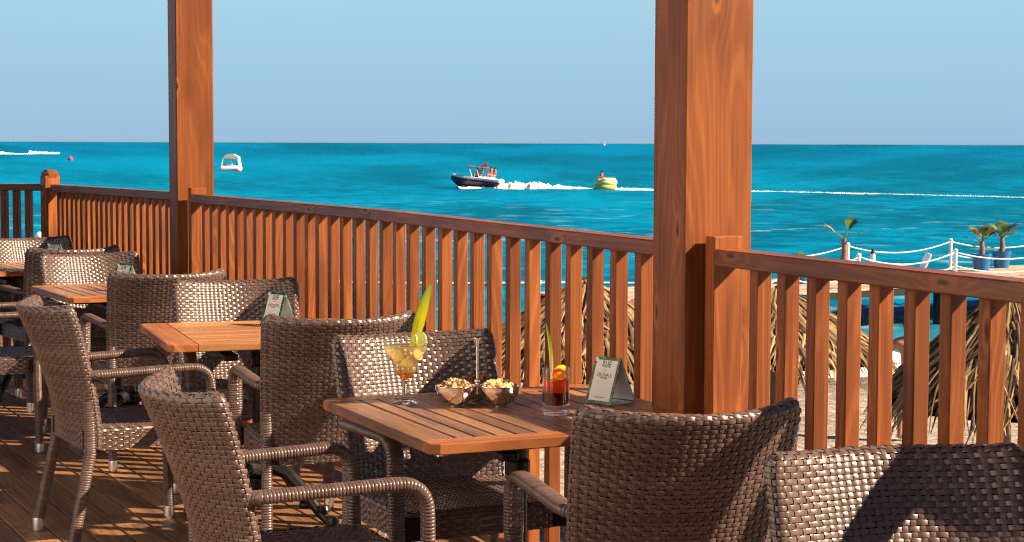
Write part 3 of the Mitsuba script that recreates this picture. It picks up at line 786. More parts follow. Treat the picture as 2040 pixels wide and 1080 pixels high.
# a curled strip of peel: half in the drink, half above the rim
th_ = np.linspace(-.5 * PI, 1.15 * PI, 34)
pv = []
for i, a_ in enumerate(th_):
    k_ = i / 33
    c_ = at3(K + np.array([.011, -.004]), .111) + np.array([.017 * math.cos(a_), .004 * math.sin(2 * a_), .016 * math.sin(a_)])
    for wv in (-1, -.33, .33, 1): pv.append(c_ + np.array([.004 * wv, .0135 * wv * (1 - .3 * abs(k_ - .5)), .003 * wv]) + np.array([math.cos(a_), 0, math.sin(a_)]) * (.003 * (1 - wv * wv)))
pm = trimesh.Trimesh(np.array(pv), grid_faces(34, 4), process=False)
scene['orange_peel2'] = two(scene.pop('orange_peel'))
put('orange_peel', mikit.ply(pm, 'orange_peel2', smooth=True), tb)
ball = trimesh.creation.icosphere(3, .0205); ball.vertices *= (1, .8, 1.0); ball.apply_translation(at3(K + np.array([.011, .003]), .104))
put('orange_wedge', tm(ball, 'orange_peel2', True), tb)
put('leaf', leaf_mesh(at3(K + np.array([-.012, -.008]), .095), at3(K + np.array([-.021, -.006]), .245), .0125, -.012, .002, side=(.9, -.3, .05), tone=((.92, .90, .52), (.62, .70, .08), (.16, .36, .03))), tb)

# ------------------------------------------------------------------ triple nut bowl
B = np.array([-.094, 4.905])
nb_ = thing('nut_bowl_stand', 'three joined steel bowls with a tall flared handle, filled with nuts', 'serving bowls')
RB = .0555
def bowl_profile():
    o = [(0, .0), (.016, .0005)]
    for a_ in np.linspace(.30, PI / 2, 12): o.append((RB * math.sin(a_), .0555 - .0545 * math.cos(a_)))
    o += [(RB + .0008, .0572), (RB, .0585), (RB - .0012, .0580)]
    for a_ in np.linspace(PI / 2, 0.0, 12): o.append(((RB - .0016) * math.sin(a_), .0565 - .0535 * math.cos(a_)))
    return o
BC = [B + np.array([-.058, -.030]), B + np.array([.060, -.026]), B + np.array([-.002, .068])]
for c_ in BC: put('bowl', tm(lathe(bowl_profile(), 56, at3(c_)), 'steel', 40), nb_)
hd = lathe([(0, .030), (.006, .030), (.006, .062), (.0085, .064), (.0085, .070), (.0034, .073), (.0034, .160), (.0046, .166), (.0105, .180), (.0125, .184), (.0122, .1855), (.0115, .1850), (.003, .178), (0, .1775)], 32, at3(B))
put('handle', tm(hd, 'steel_stem', 40), nb_)
scene['almond'] = P(mikit.proc(lambda p, n, uv: mix((.20, .062, .022), (.36, .13, .05), fbm(p.x * 400, p.y * 400, p.z * 400, 2))), .55, .4)
scene['cashew'] = P(mikit.proc(lambda p, n, uv: mix((.52, .32, .12), (.78, .58, .30), fbm(p.x * 200, p.y * 200, p.z * 200, 2))), .4, .5)
scene['brazil'] = P(mikit.proc(lambda p, n, uv: mix((.16, .07, .04), (.62, .44, .24), smoothstep(.4, .6, fbm(p.x * 130, p.y * 130, p.z * 130, 3)))), .5, .4)
def nut(kind, g):
    m = trimesh.creation.icosphere(2, 1.0); v = m.vertices.copy()
    if kind == 'almond': v *= (.0105, .0062, .0042); v[:, :2] *= (1 - .35 * np.clip(v[:, :1] / .0105, 0, 1) ** 1.5)
    elif kind == 'cashew': v *= (.0080, .0058, .0052); v[:, 1] += 40 * v[:, 0] ** 2
    else: v *= (.0125, .0062, .0058); v[:, 2] *= 1 - .4 * np.abs(v[:, 0] / .0125)
    v *= 1 + .10 * (meshkit.noise(v * 260 + g.uniform(0, 50), 3)[:, None] - .5) * 2
    v *= g.uniform(.88, 1.12)
    m.vertices = v; m.apply_transform(trimesh.transformations.random_rotation_matrix(g.random(3)))
    return m
gn = np.random.default_rng(8)
for c_, kind, name, lab, mat, num in ((BC[0], 'brazil', 'mixed_nuts', 'mixed dark and pale nuts heaped in the left bowl', 'brazil', 62), (BC[1], 'cashew', 'cashew_nuts', 'pale cashew nuts heaped in the right bowl', 'cashew', 90), (BC[2], 'almond', 'almonds', 'reddish brown almonds heaped in the rear bowl', 'almond', 90)):
    ms = []
    for i in range(num):
        r_ = math.sqrt(gn.random()) * .043; a_ = gn.random() * 2 * PI
        lay = i % 2
        m = nut(kind, gn); m.apply_translation(at3(c_ + np.array([r_ * math.cos(a_), r_ * math.sin(a_)]), .050 + .011 * lay * (1 - (r_ / .05) ** 2) + .006 * (1 - (r_ / .05) ** 2) + gn.uniform(0, .004)))
        ms.append(m)
    bed = lathe([(0, .012), (.040, .030), (.0535, .050), (.045, .0525), (0, .058)], 32, at3(c_)); ms.append(bed)
    k_ = put(name, tm(join(ms), mat, 40)); tag(k_, lab, 'nuts', kind='stuff')

# ------------------------------------------------------------------ distance: boats
def px(x, dist):                                   # the place that lies x pixels right of the picture's middle at that distance
    return (x - 1020) / F * dist
scene['gel_white'] = P((.82, .83, .84), .3, .5)
scene['gel_red'] = P((.42, .02, .03), .3, .5)
scene['gel_navy'] = P((.03, .02, .05), .25, .5)
scene['canvas_grey'] = P((.13, .12, .13), .7, .2)
scene['skin'] = P((.45, .22, .15), .5, .35)
scene['vest_red'] = P((.55, .05, .08), .7, .2)
scene['cloth_dark'] = P((.018, .018, .03), .8, .2)
scene['tube_yellow'] = P((.82, .72, .30), .4, .4)
scene['tube_green'] = P((.62, .56, .10), .4, .4)
scene['rubber_pink'] = P((.75, .05, .16), .4, .4)
scene['pot_blue'] = P((.012, .13, .38), .35, .5)

def hull_mesh(L, W, H, sheer=.25, n=24, m=9):
    """boat hull from bow (x = 0) to stern (x = L): pointed, flared bow, transom stern, with a deck"""
    xs_ = np.linspace(0, 1, n); rows = []
    for t in xs_:
        b = W / 2 * (1 - (1 - min(t / .55, 1)) ** 2.0) * (1 if t < .85 else 1 - .06 * (t - .85) / .15)
        top = H * (1 + sheer * (1 - t) ** 2); keel = H * .92 * max(0, 1 - t / .32) ** 1.7
        r_ = []
        for q in np.linspace(-1, 1, m):
            r_.append([t * L, b * np.sign(q) * abs(q) ** .6, keel + (top - keel) * abs(q) ** 1.6])
        rows.append(r_)
    v = np.array(rows); deck = v[:, [0, -1]].copy()
    mid = v[:, :1].copy(); mid[:, :, 1] = 0; mid[:, :, 2] = (v[:, :1, 2] + v[:, -1:, 2]) / 2 + .05
    loop = np.concatenate([v, mid], 1); k = loop.shape[1]
    f = [[i * k + j, i * k + (j + 1) % k, (i + 1) * k + (j + 1) % k] for i in range(n - 1) for j in range(k)] + [[i * k + j, (i + 1) * k + (j + 1) % k, (i + 1) * k + j] for i in range(n - 1) for j in range(k)]
    e0 = (n - 1) * k
    f += [[e0, e0 + j + 1, e0 + j] for j in range(1, k - 1)]
    mm = trimesh.Trimesh(loop.reshape(-1, 3), f, process=False); trimesh.repair.fix_normals(mm); return mm

def sphere_hull(a, ra, b, rb):
    sa = m3.Manifold.sphere(ra, 16).translate([float(q) for q in a]); sb = m3.Manifold.sphere(rb, 16).translate([float(q) for q in b])
    return m3.Manifold.batch_hull([sa, sb])
def body(joints, bones, edge=.05):
    M = None
    for a, b in bones:
        h = sphere_hull(joints[a][0], joints[a][1], joints[b][0], joints[b][1]); M = h if M is None else M + h
    M = M.refine_to_length(edge).to_mesh()
    m = trimesh.Trimesh(M.vert_properties[:, :3], M.tri_verts, process=True)
    trimesh.smoothing.filter_taubin(m, iterations=8); return m

def seated(key_label, x, y, z, face, vest, group='people riding in the speedboat'):
    """a seated rider, feet on the boat's floor; local +y is forward"""
    t = thing('person', key_label, 'person', group)
    J = {'head': ((0, .02, .70), .10), 'chin': ((0, .06, .63), .065), 'neck': ((0, 0, .56), .055), 'chest': ((0, 0, .40), .14), 'waist': ((0, .0, .16), .12), 'hip': ((0, .03, .03), .13),
         'sl': ((-.19, 0, .48), .06), 'sr': ((.19, 0, .48), .06), 'el': ((-.25, .10, .25), .045), 'er': ((.25, .10, .25), .045), 'wl': ((-.17, .32, .22), .035), 'wr': ((.17, .32, .22), .035), 'hl': ((-.16, .40, .22), .035), 'hr': ((.16, .40, .22), .035),
         'kl': ((-.13, .42, .04), .065), 'kr': ((.13, .42, .04), .065), 'al': ((-.13, .45, -.36), .045), 'ar': ((.13, .45, -.36), .045), 'tl': ((-.13, .62, -.40), .035), 'tr': ((.13, .62, -.40), .035), 'pl': ((-.1, .05, .02), .09), 'pr': ((.1, .05, .02), .09)}
    bn = [('head', 'chin'), ('head', 'neck'), ('neck', 'chest'), ('chest', 'waist'), ('waist', 'hip'), ('neck', 'sl'), ('neck', 'sr'), ('chest', 'sl'), ('chest', 'sr'), ('sl', 'el'), ('sr', 'er'), ('el', 'wl'), ('er', 'wr'), ('wl', 'hl'), ('wr', 'hr'), ('hip', 'pl'), ('hip', 'pr'), ('pl', 'kl'), ('pr', 'kr'), ('kl', 'al'), ('kr', 'ar'), ('al', 'tl'), ('ar', 'tr')]
    M = T().translate([float(x), float(y), float(z)]).rotate([0, 0, 1], math.degrees(face) - 90)
    put('body', tm(body(J, bn), 'skin', True), t, M)
    hm = trimesh.creation.icosphere(2, .112); hm.vertices = hm.vertices[:] * (1, 1.05, .9) + (0, -.005, .735)
    put('hair', tm(hm, 'cloth_dark', True), t, M)
    if vest:
        vm = (sphere_hull((0, 0, .44), .165, (0, 0, .16), .15)).refine_to_length(.05).to_mesh()
        put('life_vest', tm(trimesh.Trimesh(vm.vert_properties[:, :3], vm.tri_verts), vest, True), t, M)
    return t

# speedboat under way to the left
SBD = 178.0; sbx, sby = px(896, SBD), SBD + .6
sb = thing('speedboat', 'white and dark red speedboat with a grey sun top racing to the left', 'speedboat')
MB = T().translate([sbx, sby, SEA_Z + .02]).rotate([0, 0, 1], -6).rotate([0, 1, 0], 5)
hm = hull_mesh(4.9, 1.95, .95)
hm.apply_transform(np.diag([1, 1, 1, 1.0]))
put('hull', tm(hm, 'gel_navy', 40), sb, MB)
st = hull_mesh(4.4, 2.08, .46); st.apply_translation((.55, 0, .40))
put('red_stripe', tm(st, 'gel_red', 40), sb, MB)
st = hull_mesh(4.75, 2.16, .52); st.apply_translation((.12, 0, .74))
put('deck_moulding', tm(st, 'gel_white', 40), sb, MB)
cab = trimesh.Trimesh(*cbox((1.7, 1.7, .42), .12, (3.6, 0, 1.22), (1, 0, 0))[:2], process=False); put('cockpit_coaming', tm(cab, 'gel_white', 40), sb, MB)
ws = trimesh.Trimesh(*cbox((.06, 1.5, .5), .02, (2.45, 0, 1.42), (1, 0, 0), ez=(-.5, 0, 1))[:2], process=False); put('windscreen', tm(ws, 'canvas_grey', 40), sb, MB)
put('outboard_engine', tm(trimesh.Trimesh(*cbox((.55, .5, .8), .12, (5.0, 0, .95), (1, 0, 0))[:2], process=False), 'gel_white', 40), sb, MB)
top = trimesh.Trimesh(*cbox((2.3, 1.7, .12), .05, (2.65, 0, 2.28), (1, 0, 0))[:2], process=False); put('sun_top', tm(top, 'canvas_grey', 40), sb, MB)
fr_ = [tube([(xx, yy, 1.2), (xx2, yy, 2.24)], .03, 6) for xx, xx2 in ((2.2, 1.8), (3.3, 3.6), (2.9, 2.5)) for yy in (-.78, .78)]
put('top_frame', tm(join(fr_), 'alu', 40), sb, MB)
fl = trimesh.Trimesh(*cbox((.5, .03, .36), .01, (3.25, .1, 2.56), (1, 0, 0))[:2], process=False); put('flag', tm(fl, 'vest_red', 40), sb, MB)
lw_ = 4.9 / 97
for (bx, by, bz, lab, vest) in ((2.75, -.45, 1.32, 'rider at the wheel of the speedboat in a red life vest', 'vest_red'), (3.15, .3, 1.42, 'rider in a white top under the sun top of the speedboat', 'gel_white'), (4.05, -.3, 1.40, 'rider near the stern of the speedboat, left one of the pair', 'vest_red'), (4.42, .25, 1.32, 'rider near the stern of the speedboat, right one of the pair', 'vest_red')):
    seated(lab, sbx + bx, sby + by - bx * .1, SEA_Z + bz - .05 * (bx - 2) + .05, RAD(200), vest)

# wakes
def wake(name, label, pts, half, height, seed):
    q = np.array(pts, float); s_ = np.r_[0, np.cumsum(np.linalg.norm(np.diff(q, axis=0), axis=1))]
    m = int(s_[-1] / .22); tt = np.linspace(0, s_[-1], m)
    v, f = foam_ribbon(np.interp(tt, s_, q[:, 0]), np.interp(tt, s_, q[:, 1]), np.interp(tt, s_, half), np.interp(tt, s_, height), seed, 11)
    g = np.random.default_rng(seed + 100); m = int(s_[-1] * 9)
    ts = g.random(m) * s_[-1]; hw = np.interp(ts, s_, half); hh = np.interp(ts, s_, height)
    across = g.normal(0, .75, m); fx = np.interp(ts, s_, q[:, 0]); fy = np.interp(ts, s_, q[:, 1]) + across * hw
    fz = SEA_Z + .06 + np.abs(g.normal(0, .55, m)) * hh * np.exp(-across ** 2)
    r_ = g.uniform(.02, .065, (m, 1)) * (1 + 1.2 * hh[:, None])
    ctr = np.stack([fx, fy, fz], 1)
    tet = np.array([[1, 0, -.4], [-.5, .87, -.4], [-.5, -.87, -.4], [0, 0, .7]])
    tv = ctr[:, None] + r_[:, None] * tet[None] * g.uniform(.6, 1.8, (m, 1, 3))
    tf = (np.array([[0, 1, 3], [1, 2, 3], [2, 0, 3], [0, 2, 1]])[None] + np.arange(m)[:, None, None] * 4).reshape(-1, 3)
    v, f = np.vstack([v, tv.reshape(-1, 3)]), np.vstack([f, tf + len(v)])
    k_ = put(name, mikit.ply((v, f), 'foam', smooth=True)); tag(k_, label, 'foam', kind='stuff')
wp = [(912, 177.5), (960, 178.2), (1060, 178), (1110, 177), (1180, 176), (1240, 175.5), (1310, 174), (1500, 170), (1760, 162), (2060, 152)]
wake('wake', 'white wake trailing from the speedboat across the sea', [(px(x, d), d) for x, d in wp], [.8, 1.0, 1.5, 1.1, .5, 1.1, .6, .45, .4, .35], [.18, .32, .62, .30, .07, .14, .06, .04, .03, .025], 21)
wp = [(-40, 640), (8, 640), (22, 640), (70, 650)]
wake('wake', 'distant thin white wake near the horizon at the left edge', [(px(x, d), d) for x, d in wp], [3, 4, 1.5, .4], [1.0, .7, .3, .1], 23)
wake('wake', 'faint foam line near the horizon right of the distant wake', [(px(x, d), d) for x, d in ((60, 655), (120, 655))], [2, 1.], [.9, .5], 27)

# inflatable towed behind
YD = 174.5; yx = px(1205, YD)
it = thing('towed_inflatable', 'round yellow inflatable towed behind the speedboat', 'inflatable')
put('lower_ring', tm(torus(.80, .30, (yx, YD, SEA_Z + .28), 1.0, .9), 'tube_green', True), it)
put('upper_ring', tm(torus(.80, .31, (yx + .06, YD, SEA_Z + .72), 1.0, .9), 'tube_yellow', True), it)
put('backrest_tube', tm(tube([(yx + .85 * math.cos(a_), YD + .78 * math.sin(a_), SEA_Z + .98) for a_ in np.linspace(-1.9, 1.9, 16)], .18, 10), 'tube_yellow', True), it)
seated('rider sitting on the yellow inflatable', yx - .35, YD - .1, SEA_Z + 1.0, RAD(180), 'vest_red', group='riders on the inflatable')

# pedal boat
PD = 276.0; pxx = px(458, PD)
pb = thing('pedal_boat', 'white pedal boat with red trim and a pale sun top', 'pedal boat')
for yy in (-.55, .55):
    fl_ = sphere_hull((-1.25, yy, .42), .42, (1.2, yy, .46), .48).refine_to_length(.2).to_mesh()
    put('float', mikit.ply(trimesh.Trimesh(fl_.vert_properties[:, :3], fl_.tri_verts), 'gel_white', smooth=True), pb, T().translate([pxx, PD + 1, SEA_Z]))
MP = T().translate([pxx, PD + 1, SEA_Z])
put('seat_row', tm(join([trimesh.Trimesh(*cbox((1.3, 1.2, .14), .04, (-.35, 0, .92), (1, 0, 0))[:2], process=False), trimesh.Trimesh(*cbox((.3, 1.3, .34), .08, (-1.15, 0, 1.05), (1, 0, 0))[:2], process=False), trimesh.Trimesh(*cbox((.4, 1.2, .2), .08, (1.0, 0, 1.05), (1, 0, 0))[:2], process=False)]), 'gel_red', 40), pb, MP)
put('bow_trim', tm(trimesh.Trimesh(*cbox((.7, .2, .16), .05, (1.15, -1.0, .16), (1, 0, -.25))[:2], process=False), 'gel_red', 40), pb, MP)
put('steering_column', tm(tube([(.2, -.2, .8), (.05, -.2, 1.6), (-.02, -.2, 1.85)], .16, 10), 'gel_white', 40), pb, MP)
scene['canvas_pale'] = P((.55, .45, .40), .7, .2)
top_ = [(-1.0, 2.2), (-.75, 2.5), (-.2, 2.66), (.45, 2.66), (.95, 2.45), (1.25, 2.1)]
tv = [[x_, y_, z_] for x_, z_ in top_ for y_ in (-.8, .8)] + [[x_, y_, z_ - .22] for x_, z_ in top_ for y_ in (-.78, .78)]
put('sun_top', tm(trimesh.Trimesh(tv, trimesh.convex.convex_hull(np.array(tv)).faces if False else None) if False else trimesh.convex.convex_hull(np.array(tv)[[i for i in range(24)]]), 'canvas_pale', 30), pb, MP)
put('top_frame', tm(join([tube([(a_, y_, .8), (b_, y_, 2.3)], .06, 6) for a_, b_ in ((-1.35, -1.0), (1.35, 1.1), (1.5, 1.25)) for y_ in (-.7, .7)]), 'gel_white', 40), pb, MP)

# buoy and sail
BD = 430.0
by_ = thing('buoy', 'round pink buoy floating near the left edge of the sea', 'buoy')
bs = trimesh.creation.icosphere(3, .58); bs.apply_translation((px(141, BD), BD, SEA_Z + .35)); put('float', tm(bs, 'rubber_pink', True), by_)
bc_ = tube([(px(141, BD), BD, SEA_Z + .8), (px(141, BD), BD, SEA_Z + 1.1)], .1, 8); put('ring', tm(bc_, 'rubber_pink', True), by_)
SD = 3800.0
sl = thing('sailing_boat', 'tiny white sail on the horizon left of the thick post', 'sailing boat')
sxx = px(1203, SD)
put('sail', tm(trimesh.Trimesh([(sxx - 2.6, SD, SEA_Z + 1.5), (sxx + 2.6, SD, SEA_Z + 1.5), (sxx + .4, SD, SEA_Z + 11), (sxx - 2.6, SD + .3, SEA_Z + 1.5), (sxx + 2.6, SD + .3, SEA_Z + 1.5), (sxx + .4, SD + .3, SEA_Z + 11)], [[0, 1, 2], [3, 5, 4], [0, 3, 4], [0, 4, 1], [1, 4, 5], [1, 5, 2], [2, 5, 3], [2, 3, 0]], process=False), 'gel_white', False), sl)
hh = hull_mesh(8, 2.2, 1.4); hh.apply_translation((sxx - 4, SD, SEA_Z)); put('hull', tm(hh, 'gel_white', 40), sl)

# ------------------------------------------------------------------ pier with rope rail, potted palms
PZ = -1.95
pa, pb_ = np.array([3.0, 37.6]), np.array([26.0, 54.0])
pu = (pb_ - pa) / np.linalg.norm(pb_ - pa); pn = np.array([-pu[1], pu[0]])
scene['pier_boards'] = P(mikit.proc(wood_fn((.22, .17, .13), (.42, .34, .27), (.52, .44, .36), .7, .3)), .7, .2)
scene['pile_dark'] = P((.02, .018, .017), .6, .3)
scene['rope_white'] = P((.62, .60, .57), .8, .2)
pk = tag(fresh('pier'), 'pale boarded pier standing in the sea beyond the right railing', 'pier')
Lp_ = np.linalg.norm(pb_ - pa)
nbd = int(Lp_ / .16)
vfu = []
for i in range(nbd):
    c = pa + pu * (i + .5) * .16 + pn * 2.65
    vfu.append(cbox((.150, 3.6, .04), .004, (c[0], c[1], PZ - .02), pu, 1))
k_ = put('board', solid(cat(vfu), 'pier_boards'), pk); tag(k_, kind='stuff')
put('side_beam', solid(cbox((Lp_, .16, .15), .01, (*(pa + pu * Lp_ / 2 + pn * .95), PZ - .12), pu, 0), 'pile_dark'), pk)
put('side_beam', solid(cbox((Lp_, .16, .26), .01, (*(pa + pu * Lp_ / 2 + pn * 4.3), PZ - .17), pu, 0), 'pile_dark'), pk)
for i in range(7):
    for off_ in (1.1, 4.1):
        c = pa + pu * (1.9 + 4.05 * i) + pn * off_
        put('pile', tm(tube([(c[0], c[1], -5.5), (c[0], c[1], PZ - .04)], .14, 12), 'pile_dark', 40), pk)
def on_pier(x_px, off_):                          # the point of the pier at that bearing, off_ metres in from its near side
    k = (x_px - 1020) / F; q = pa + pn * off_
    t = (k * q[1] - q[0]) / (pu[0] - k * pu[1]); return q + pu * t
rp = thing('rope_railing', 'white posts with sagging white ropes along the pier', 'rope railing')
near_posts = [on_pier(x, 1.0) for x in (1442, 1563, 1712, 1905, 2130)]
far_posts = [on_pier(x, 4.35) for x in (1450, 1690, 1895, 2110)]
for plist, hgt in ((near_posts, .84), (far_posts, .84)):
    for c in plist:
        put('post', tm(lathe([(0, 0), (.046, 0), (.046, hgt - .08), (.058, hgt - .06), (.058, hgt - .02), (.04, hgt), (0, hgt + .01)], 14, (c[0], c[1], PZ)), 'gel_white', 40), rp)
    for a_, b_ in zip(plist[:-1], plist[1:]):
        for hz in (hgt - .08, hgt - .42):
            q = np.array([[*(a_ + (b_ - a_) * t), PZ + hz - 4 * .24 * t * (1 - t)] for t in np.linspace(0, 1, 17)])
            put('rope', tm(tube(q, .018, 8), 'rope_white', True), rp)
lp = thing('pier_lantern', 'white lantern with a black cap on the pier railing', 'lantern')
c = on_pier(1740, 1.3)
put('pole', tm(tube([(c[0], c[1], PZ), (c[0], c[1], PZ + .60)], .03, 8), 'pile_dark', 40), lp)
put('globe', tm(lathe([(0, .58), (.045, .585), (.066, .63), (.066, .74), (.05, .795), (0, .80)], 18, (c[0], c[1], PZ)), 'gel_white', 40), lp)
put('cap', tm(lathe([(0, .80), (.06, .80), (.04, .86), (.02, .91), (0, .915)], 14, (c[0], c[1], PZ)), 'pile_dark', 40), lp)
scene['palm_leaf'] = {'type': 'twosided', 'bsdf': P(mikit.proc(lambda p, n, uv: mix((.035, .075, .02), (.13, .20, .05), fbm(p.x * 9, p.y * 9, p.z * 9, 2))), .45, .4)}
scene['palm_leaf_dry'] = {'type': 'twosided', 'bsdf': P((.34, .26, .12), .6, .2)}
scene['palm_trunk'] = P((.24, .15, .12), .8, .2)
def fan_leaf(base, direction, length, spread, rng, nseg=13):
    d = np.array(direction, float); d /= np.linalg.norm(d)
    s_ = np.cross(d, [0, 0, 1.]); s_ /= np.linalg.norm(s_) + 1e-9; n_ = np.cross(s_, d)
    stem = base + d * length * .38; v, f = [], []
    for i in range(nseg):
        a_ = (i / (nseg - 1) - .5) * spread
        dd = d * math.cos(a_) + s_ * math.sin(a_); L = length * .62 * (1 - .25 * abs(a_) / spread) * rng.uniform(.9, 1.08)
        w = np.cross(dd, n_) * length * .038; tip = stem + dd * L + np.array([0, 0, -.10 * L * rng.uniform(.2, 1.6)])
        mid = stem + dd * L * .6 + n_ * .012
        k = len(v); v += [stem, mid - w, mid + w, tip]; f += [[k, k + 1, k + 2], [k + 1, k + 3, k + 2]]
    st_ = tube([base, base + d * length * .2 + n_ * .01, stem], .011, 5)
    return join([trimesh.Trimesh(v, f, process=False), st_])
def potted_palm(label, c, pot, trunk, leaf, nleaf, seed, dirs=None):
    t = thing('potted_palm', label, 'potted palm', 'young palms in blue pots on the pier')
    rng = np.random.default_rng(seed); r = pot / 2; C = np.array([c[0], c[1], PZ + .001])
    put('pot', tm(lathe([(0, 0), (r * .78, 0), (r * .98, .40), (r * 1.06, .41), (r * 1.06, .47), (r * .94, .47), (r * .90, .42), (0, .42)], 28, C), 'pot_blue', 30), t)
    put('trunk', tm(tube([C + [0, 0, .40], C + [.02, 0, .40 + trunk * .5], C + [.0, .02, .40 + trunk]], [.085, .075, .06], 9), 'palm_trunk', 40), t)
    for i in range(nleaf):
        if dirs: dx, dz = dirs[i]; dv = (dx, rng.uniform(-.4, .4), dz)
        else: a_ = 2 * PI * i / nleaf + rng.uniform(-.3, .3); dv = (math.cos(a_), math.sin(a_), rng.uniform(.35, 1.3))
        put('leaf', tm(fan_leaf(C + [0, 0, .38 + trunk], dv, leaf * rng.uniform(.85, 1.1), 1.0, rng), 'palm_leaf' if rng.random() < .8 else 'palm_leaf_dry', False), t)
potted_palm('young palm with few leaves on the pier, left of the white lantern', on_pier(1682, 3.0), .5, .66, .78, 5, 2, [(-1.1, .75), (.25, 1.2), (.8, .35), (-.5, .4), (.5, .8)])
potted_palm('low palm on the pier just right of the thick post, mostly hidden by the rail', on_pier(1600, 2.9), .5, .04, .5, 7, 3)
potted_palm('left one of two palms in blue pots at the right edge', on_pier(1957, 3.4), .5, .38, .62, 13, 4)
potted_palm('right one of two palms in blue pots at the right edge', on_pier(1997, 4.0), .5, .42, .66, 15, 5)

sg = thing('sun_lounger', 'white sun lounger on the pier whose raised back shows just above the right railing', 'sun lounger')
c = on_pier(1822, 1.7); cz = PZ + .001
for sx_ in (-.8, .1):
    for sy_ in (-.27, .27): put('leg', solid(cbox((.04, .04, .28), .004, (c[0] + sx_, c[1] + sy_, cz + .14), (1, 0), 2), 'gel_white'), sg)
put('seat', solid(cbox((1.25, .60, .05), .01, (c[0] - .45, c[1], cz + .305), (1, 0), 0), 'gel_white'), sg)
put('backrest', solid(cbox((.05, .60, .46), .01, (c[0] + .28, c[1], cz + .50), (1, 0), 2, None, (.42, 0, 1)), 'gel_white'), sg)

# ------------------------------------------------------------------ thatched parasols on the beach
def thatch_fn(p, n, uv):
    r = cell_rand(uv.y, 3); return mix((.085, .052, .028), (.44, .31, .18), r * r * .6 + .4 * r) * (.75 + .5 * noise(uv.x * 12, uv.y))
scene['thatch'] = two(P(mikit.proc(thatch_fn), .8, .2))
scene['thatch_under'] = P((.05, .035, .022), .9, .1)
def beach_z(x, y): return BEACH_Z - .32 * min(max((y - shore_y(x)) / 16 + 1, 0), 2.5)
def parasol(label, x, y, apex, rim, R, seed):
    t = thing('thatched_parasol', label, 'beach parasol', 'palm thatch parasols on the beach')
    g = np.random.default_rng(seed); M = 2300
    lay = g.random(M) ** .6
    a = g.random(M) * 2 * PI; r0 = R * (lay * .76); L = R * g.uniform(.28, .44, M)
    da = g.normal(0, .26, M)
    def prof(r): return apex + (rim - apex) * (np.clip(r / R, 0, 1.3)) ** 1.06
    K = 5; tt = np.linspace(0, 1, K)
    r_ = r0[:, None] + L[:, None] * tt; ang = a[:, None] + da[:, None] * tt * .6
    lift = g.uniform(-.01, .10, M)[:, None] + .02 * np.sin(tt * PI)[None]
    z = prof(r_) + lift - np.clip(r_ - R, 0, 9) * g.uniform(.2, 1.0, M)[:, None] - g.uniform(0, .07, M)[:, None] * tt
    pos = np.stack([x + r_ * np.cos(ang), y + r_ * np.sin(ang), z], -1)
    side = np.stack([-np.sin(ang), np.cos(ang), 0 * ang + g.normal(0, .3, M)[:, None]], -1)
    n_ = np.stack([np.cos(ang) * .5, np.sin(ang) * .5, .85 + 0 * ang], -1)
    w = g.uniform(.007, .024, M)[:, None, None] * np.array([.7, 1, 1, .8, .25])[None, :, None]
    v = np.stack([pos - side * w, pos + n_ * .006, pos + side * w], 2)
    base = grid_faces(K, 3); f = (base[None] + (np.arange(M) * K * 3)[:, None, None]).reshape(-1, 3)
    uv = np.zeros((M, K, 3, 2)); uv[..., 0] = tt[None, :, None]; uv[..., 1] = (np.arange(M) + .5)[:, None, None]
    k_ = put('thatch', solid((v.reshape(-1, 3), f, uv.reshape(-1, 2)), 'thatch', False), t); tag(k_, kind='stuff')
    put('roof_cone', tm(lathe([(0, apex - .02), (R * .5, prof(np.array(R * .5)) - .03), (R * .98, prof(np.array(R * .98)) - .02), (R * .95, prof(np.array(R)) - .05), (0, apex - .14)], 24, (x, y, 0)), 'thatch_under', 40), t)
    put('pole', tm(tube([(x, y, beach_z(x, y) - .3), (x, y, apex - .1)], .05, 10), 'palm_trunk', 40), t)
    return t
parasol('thatched parasol at the right edge behind the balusters', px(2012, 17.4), 17.4, .02, -1.02, 1.20, 31)
parasol('thatched parasol seen through the balusters just right of the thick post', px(1548, 19.0), 19.0, -.12, -.76, 1.14, 32)
parasol('thatched parasol seen through the balusters left of the thick post', px(1165, 19.8), 19.8, -.10, -.98, 1.42, 33)

sw = thing('swim_line', 'thin white floating line across the water left of the thick post', 'rope')
put('rope', tm(tube([(x_, 57 + .02 * x_ + .15 * math.sin(x_ * .8), SEA_Z + .03) for x_ in np.linspace(-6, 7.5, 60)], .05, 6), 'rope_white', True), sw)
put('float', tm(join([trimesh.creation.icosphere(1, .10).apply_translation((x_, 57 + .02 * x_ + .15 * math.sin(x_ * .8), SEA_Z + .05)) for x_ in np.linspace(-5.5, 7.2, 9)]), 'gel_white', True), sw)

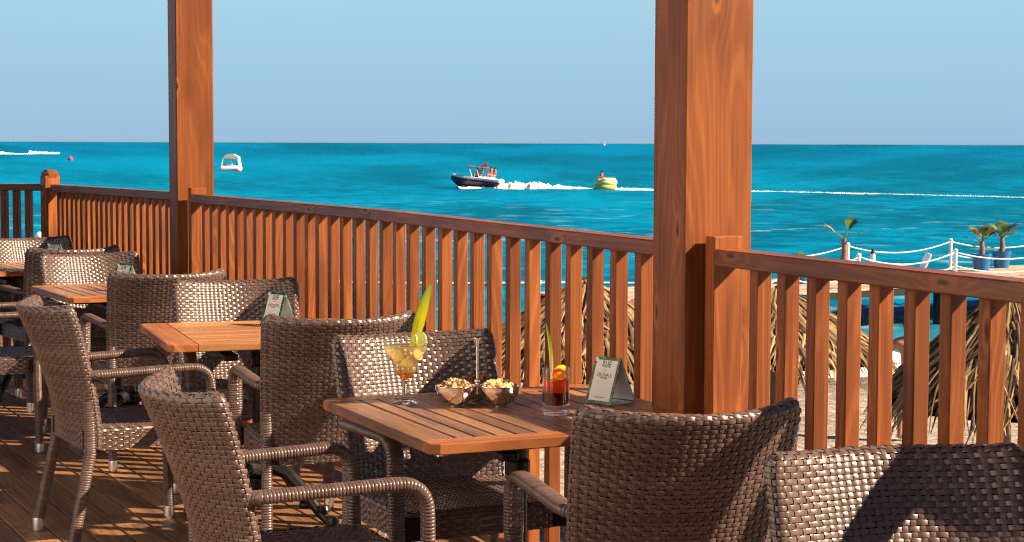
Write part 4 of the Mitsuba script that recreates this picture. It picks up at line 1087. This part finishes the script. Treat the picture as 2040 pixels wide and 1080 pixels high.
# people on the beach
def standing(label, x, y, z, face, arm_out):
    t = thing('person', label, 'person')
    J = {'crown': ((0, 0, 1.66), .085), 'head': ((0, .02, 1.60), .095), 'chin': ((0, .06, 1.53), .05), 'neck': ((0, 0, 1.46), .052), 'chest': ((0, .01, 1.28), .135), 'waist': ((0, .01, 1.06), .12), 'hip': ((0, 0, .93), .13),
         'sl': ((-.19, 0, 1.39), .06), 'sr': ((.19, 0, 1.39), .06), 'pl': ((-.09, 0, .88), .10), 'pr': ((.09, 0, .88), .10), 'kl': ((-.11, .02, .48), .062), 'kr': ((.11, .04, .48), .062), 'al': ((-.12, -.02, .08), .042), 'ar': ((.12, .0, .08), .042), 'tl': ((-.13, .14, .035), .035), 'tr': ((.13, .16, .035), .035)}
    if arm_out: J.update(el=((-.40, .02, 1.18), .043), er=((.30, .02, 1.12), .043), wl=((-.24, .12, 1.00), .032), wr=((.28, .14, .90), .032), hl=((-.17, .14, .98), .036), hr=((.27, .18, .82), .036))
    else: J.update(el=((-.27, -.02, 1.12), .043), er=((.27, -.02, 1.12), .043), wl=((-.28, .08, .88), .032), wr=((.28, .08, .88), .032), hl=((-.28, .11, .79), .036), hr=((.28, .11, .79), .036))
    bn = [('crown', 'head'), ('head', 'chin'), ('head', 'neck'), ('neck', 'chest'), ('chest', 'waist'), ('waist', 'hip'), ('neck', 'sl'), ('neck', 'sr'), ('chest', 'sl'), ('chest', 'sr'), ('sl', 'el'), ('sr', 'er'), ('el', 'wl'), ('er', 'wr'), ('wl', 'hl'), ('wr', 'hr'), ('hip', 'pl'), ('hip', 'pr'), ('pl', 'kl'), ('pr', 'kr'), ('kl', 'al'), ('kr', 'ar'), ('al', 'tl'), ('ar', 'tr')]
    M = T().translate([float(x), float(y), float(z)]).rotate([0, 0, 1], math.degrees(face) - 90)
    put('body', tm(body(J, bn, .04), 'skin', True), t, M)
    hm_ = trimesh.creation.icosphere(2, .104); hm_.vertices = hm_.vertices * (1, 1.08, .85) + (0, -.012, 1.645); put('hair', tm(hm_, 'cloth_dark', True), t, M)
    Mh = sphere_hull((-.09, 0, .90), .125, (-.11, .02, .58), .085) + sphere_hull((.09, 0, .90), .125, (.11, .04, .58), .085) + sphere_hull((-.06, 0, .96), .13, (.06, 0, .96), .13)
    Mh = Mh.refine_to_length(.05).to_mesh(); put('shorts', tm(trimesh.Trimesh(Mh.vert_properties[:, :3], Mh.tri_verts), 'cloth_dark', True), t, M)
    return t
standing('bather in dark shorts standing at the water left of the thick post', px(1281, 33), 33, beach_z(px(1281, 33), 33) + .05, RAD(100), False)
standing('bather half hidden by balusters left of the right thatched parasol', px(1818, 25.5), 25.5, beach_z(px(1818, 25.5), 25.5) + .03, RAD(80), True)

# pale globe light beyond the corner post
gb = thing('globe_light', 'small white globe light on a dark stem beyond the corner post', 'garden light')
gx, gy = px(77, 26), 26.0
put('stem', tm(tube([(gx, gy, -3.2), (gx, gy, .02)], .04, 8), 'pile_dark', 40), gb)
gs = trimesh.creation.icosphere(3, .055); gs.apply_translation((gx, gy, .10)); put('globe', tm(gs, 'gel_white', True), gb)
